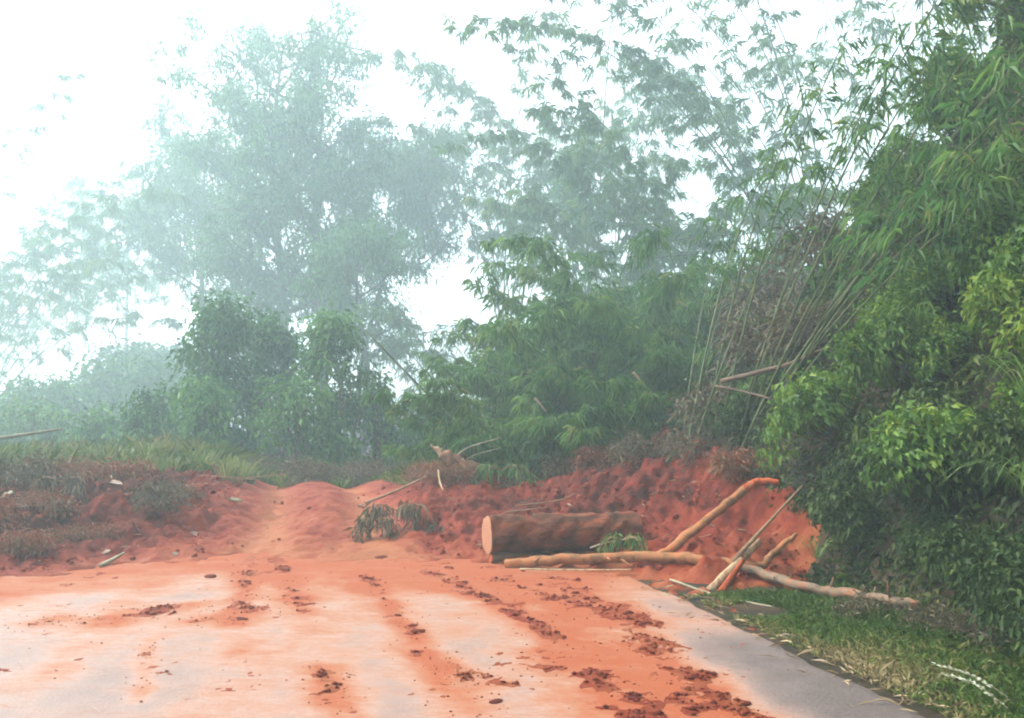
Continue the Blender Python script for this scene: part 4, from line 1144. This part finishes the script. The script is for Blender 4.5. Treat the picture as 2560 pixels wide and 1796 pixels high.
# pale curled scraps (bamboo sheaths, torn paper) in the mud
def scrap(px, py, Y, l, w, curl, rz, label, mat='sheath', seed=0):
    g = np.random.default_rng(seed + 900); n = 8; m = 4
    u = np.linspace(-0.5, 0.5, n); v = np.linspace(-0.5, 0.5, m); U, V = np.meshgrid(u, v, indexing='ij')
    l *= 0.75; w *= 0.6
    th = curl * V * 2; rr = w / max(curl, 0.3) / 2
    y = np.sin(th) * rr; z = (1 - np.cos(th)) * rr + 0.05 * l * np.cos(U * 3 + g.uniform(0, 3)) + g.normal(size=U.shape) * 0.012 * l * 3
    x = U * l * (1 - 0.25 * (V * 2) ** 2)
    top = np.stack([x, y * (1 - 0.5 * (U * 2) ** 4), z + 0.01], -1).reshape(-1, 3); bot = top - np.array((0, 0, 0.006))
    i = (np.arange(n - 1)[:, None] * m + np.arange(m - 1)[None]).ravel()
    f = np.stack([i, i + m, i + m + 1, i + 1], -1); fb = f[:, ::-1] + n * m
    rim = list(range(m)) + [k * m + m - 1 for k in range(1, n)] + [(n - 1) * m + k for k in range(m - 2, -1, -1)] + [k * m for k in range(n - 2, 0, -1)]
    fr = [(rim[k], rim[(k + 1) % len(rim)], rim[(k + 1) % len(rim)] + n * m, rim[k] + n * m) for k in range(len(rim))]
    mb = MB(); mb.add(np.concatenate([top, bot]), None, np.concatenate([f, fb, np.array(fr)]))
    o = mb.obj("pale_scrap", M[mat], None, True)
    p = P(px, py, Y); o.location = (p[0], p[1], surf(p[0], p[1]) + 0.02); o.rotation_euler = (R(g.uniform(10, 45)), R(g.uniform(-20, 20)), rz)
    tag(o, label, "scrap", "pale scraps in the slide")
scrap(195, 530, 12.4, 0.20, 0.14, 1.0, 0.3, "white scrap on the red mud left of the ruts", seed=1)
scrap(115, 497, 13.4, 0.42, 0.16, 0.8, -0.3, "long pale scrap on the brown brush", seed=2)
scrap(20, 525, 12.3, 0.30, 0.14, 1.2, 0.6, "pale curled scrap in the brush at the left edge", seed=3)
scrap(48, 512, 12.9, 0.30, 0.12, 1.0, 0.2, "greyish scrap between the left brushes", seed=4)
scrap(107, 552, 11.3, 0.22, 0.14, 0.9, -0.5, "pale scrap low on the left slide", seed=5)
scrap(8, 498, 13.0, 0.28, 0.25, 0.8, 0.2, "yellowish flat scrap at the left edge", 'drypole', seed=6)
scrap(361, 488, 15.0, 0.14, 0.13, 1.4, 0.1, "small white lump on the crest right of the ruts", seed=7)
scrap(535, 517, 11.6, 0.13, 0.10, 1.2, 1.2, "white chip resting on top of the log", seed=8)
scrap(235, 505, 14.2, 0.35, 0.2, 0.7, 0.4, "pale straw scrap beside the left rut", 'drypole', seed=9)
scrap(175, 545, 11.6, 0.16, 0.10, 0.8, 0.8, "small pale scrap at the foot of the left heap", seed=10)
scrap(712, 537, 11.2, 0.12, 0.10, 1.2, 0.2, "small white scrap on the scar right of the upright fork", seed=11)
scrap(765, 455, 12.0, 0.40, 0.22, 0.7, 0.4, "pale stone-like scrap above the upright fork", seed=12)
for i, nm in enumerate(col.objects):
    if nm.name.startswith("pale_scrap") and nm["label"].startswith("white chip resting"): nm.location = (LA + (LB - LA) * 0.3 + np.array((0, -0.02, 0.25))).tolist()

# mud clods on the road
def clod_mesh(seed):
    g = np.random.default_rng(seed); mb = MB()
    import bmesh
    bm = bmesh.new(); bmesh.ops.create_icosphere(bm, subdivisions=2, radius=1)
    v = np.array([q.co[:] for q in bm.verts]); f = [[q.index for q in p.verts] for p in bm.faces]; bm.free()
    n = 0.75 + 0.5 * fbm(v[:, 0] * 1.6 + seed, v[:, 1] * 1.6 + v[:, 2] * 2.1, 3, seed)[:, None] * 1.1
    v = v * n * np.array((1.3, 0.9, 0.38)); v[:, 2] = np.maximum(v[:, 2], -0.15)
    mb.add(v, f, None, g.uniform(0.45, 0.8)); return mb.mesh("mud_clod", M['mud'], True)
clods = [clod_mesh(k) for k in range(5)]
gc = random.Random(3)
def clod(px, py, r, label, group):
    x, y = gp(px, py); o = bpy.data.objects.new("mud_clod", clods[gc.randrange(5)]); col.objects.link(o)
    z = max(surf(x, y), float(spill_z(np.array([x]), np.array([y]))[0]))
    o.location = (x, y, z + 0.10 * r); o.rotation_euler = (0, 0, gc.uniform(0, 6.28)); s = r; o.scale = (s, s, s); tag(o, label, "mud clod", group)
clod(381, 558, 0.075, "dark round mud clod at the foot of the slide near the right rut", "mud clods on the road")
clod(210, 577, 0.075, "mud clod alone on the pale road left of the ruts", "mud clods on the road")
clod(418, 632, 0.05, "mud clod in the middle of the pale road", "mud clods on the road")
for k in range(22):
    if k < 18:
        p, w, a_ = STREAKS[gc.choice([0, 1, 1, 1, 2, 3, 3, 4, 5, 6, 8, 12])]
        j = gc.randrange(len(p) - 1); t = gc.random()
        x = p[j][0] + (p[j + 1][0] - p[j][0]) * t + gc.gauss(0, w); y = p[j][1] + (p[j + 1][1] - p[j][1]) * t + gc.gauss(0, w)
    else:
        x = gc.uniform(-4.5, 1.2); y = gc.uniform(6.5, 10.6)
    px, py = 512 + x / y * F_, HOR + CAMZ / y * F_
    clod(px, py, gc.uniform(0.012, 0.04), "small red mud clod dropped on the road", "small mud clods on the road")

def crumbs():
    g = np.random.default_rng(77); X = []; Yc = []
    for p, w, a in STREAKS:
        p = np.array(p); n = int(55 * a)
        j = g.integers(0, len(p) - 1, n); t = g.random(n)[:, None]
        q = p[j] + (p[j + 1] - p[j]) * t + g.normal(size=(n, 2)) * w * 1.3
        X.append(q[:, 0]); Yc.append(q[:, 1])
    x = np.concatenate(X + [g.uniform(-5, 1.5, 60)]); y = np.concatenate(Yc + [g.uniform(5, 10.8, 60)])
    xs = g.uniform(-6, 1.8, 60000); ys = g.uniform(4.6, 10.8, 60000); k = spill_z(xs, ys) > 0.006; xs, ys = xs[k][:1300], ys[k][:1300]
    r = np.concatenate([g.uniform(0.004, 0.012, len(x)), 0.006 + 0.022 * g.random(len(xs)) ** 2.5])
    x = np.concatenate([x, xs]); y = np.concatenate([y, ys])
    k = x < road_edge(y) - 0.05; x, y, r = x[k], y[k], r[k]; n = len(x)
    z = np.maximum(spill_z(x, y), 0.0)
    o6 = np.array([(1, 0, 0), (0, 1, 0), (-1, 0, 0), (0, -1, 0), (0, 0, 0.6), (0, 0, -0.5)])
    v = o6[None] * r[:, None, None] * g.uniform(0.6, 1.4, (n, 6, 1)) + np.stack([x, y, z + r * 0.2], -1)[:, None]
    f = np.array([(0, 1, 4), (1, 2, 4), (2, 3, 4), (3, 0, 4), (1, 0, 5), (2, 1, 5), (3, 2, 5), (0, 3, 5)])
    mb = MB(); mb.add(v.reshape(-1, 3), (f[None] + np.arange(n)[:, None, None] * 6).reshape(-1, 3), None, np.repeat(g.uniform(0.45, 0.95, n), 6))
    tag(mb.obj("mud_crumbs", M['mud']), "crumbs of red mud scattered over the road", "mud", kind="stuff")
crumbs()
def lumps():
    g = np.random.default_rng(79); n = 9000
    x = g.uniform(-9, 3.6, n); y = g.uniform(9.4, 16.5, n)
    t = mud_thick(x, y); k = (t > 0.03) & (fbm(x * 1.5, y * 1.5, 3, 121) + 0.1 * g.normal(size=n) > 0.47)
    c0 = rut_c(y, 0); c1 = rut_c(y, 1); tr = (x > c0 - 0.7) & (x < c1 + 0.7) & (g.random(n) > 0.06); k &= ~tr
    x, y = x[k], y[k]; n = len(x); z = mud_z(x, y)
    r = 0.012 + 0.035 * g.random(n) ** 3
    import bmesh
    bm = bmesh.new(); bmesh.ops.create_icosphere(bm, subdivisions=1, radius=1)
    o = np.array([q.co[:] for q in bm.verts]); f = np.array([[q.index for q in p.verts] for p in bm.faces]); bm.free()
    v = o[None] * r[:, None, None] * g.uniform(0.6, 1.35, (n, len(o), 1)) * g.uniform(0.7, 1.3, (n, 1, 3)) + np.stack([x, y, z + r * 0.25], -1)[:, None]
    mb = MB(); mb.add(v.reshape(-1, 3), (f[None] + np.arange(n)[:, None, None] * len(o)).reshape(-1, 3), None, np.repeat(g.uniform(0.5, 0.95, n), len(o)))
    tag(mb.obj("mud_lumps", M['mud']), "loose lumps of red soil strewn over the slide", "soil", kind="stuff")
lumps()
def litter():
    g = np.random.default_rng(83)
    n1 = 170; y1 = g.uniform(4.2, 9.6, n1); x1 = road_edge(y1) + g.normal(size=n1) * 0.16 + 0.02; z1 = np.maximum(ground_z(x1, y1), 0.004) + 0.012
    n2 = 900; x2 = g.uniform(-8, 3.2, n2); y2 = g.uniform(10.6, 16.5, n2); z2 = mud_z(x2, y2) + 0.012
    k = (mud_thick(x2, y2) > 0.02) & ((x2 < -5) | (x2 > -1.2)) & (fbm(x2 * 1.2, y2 * 1.2, 3, 131) > 0.45); x2, y2, z2 = x2[k], y2[k], z2[k]
    x = np.concatenate([x1, x2]); y = np.concatenate([y1, y2]); z = np.concatenate([z1, z2]); n = len(x)
    D = g.normal(size=(n, 3)) * np.array((1, 0.7, 0.18))
    mb = MB(); add_leaves(mb, np.stack([x, y, z], -1), D, g.uniform(0.06, 0.18, n), g.uniform(0.008, 0.022, n), g, droop=0.02, tint=np.clip(g.normal(0.8, 0.2, n), 0, 1))
    tag(mb.obj("leaf_litter", M['litter']), "dry leaves and straw strewn over the slide and road edge", "leaf litter", kind="stuff")
litter()

# pale seed stalks in the verge at the lower right
def seed_stalk(a, b, label, seed):
    a = np.asarray(a, float); b = np.asarray(b, float); e = empty("seed_stalk", a); g = np.random.default_rng(seed)
    p = spline([np.zeros(3), (b - a) * 0.5 + np.array((0, 0, 0.05)), b - a], 16)
    st = MB(); tube(st, p, np.linspace(0.004, 0.002, 16), 5); st.obj("stem", M['drypole'], e, True)
    i = g.integers(2, 16, 90); D = norm(b - a) + g.normal(size=(90, 3)) * 0.25
    hd = MB(); add_leaves(hd, p[i] + g.normal(size=(90, 3)) * 0.004, D, g.uniform(0.02, 0.035, 90), 0.007, g, droop=0.05); hd.obj("seed_head", M['seed'], e)
    tag(e, label, "grass stalk", "pale seed stalks in the verge")
seed_stalk(P(1022, 708, 5.35), P(936, 665, 5.6), "upper pale seed stalk leaning over the verge grass", 1)
seed_stalk(P(1012, 712, 5.25), P(945, 675, 5.45), "lower pale seed stalk leaning over the verge grass", 2)
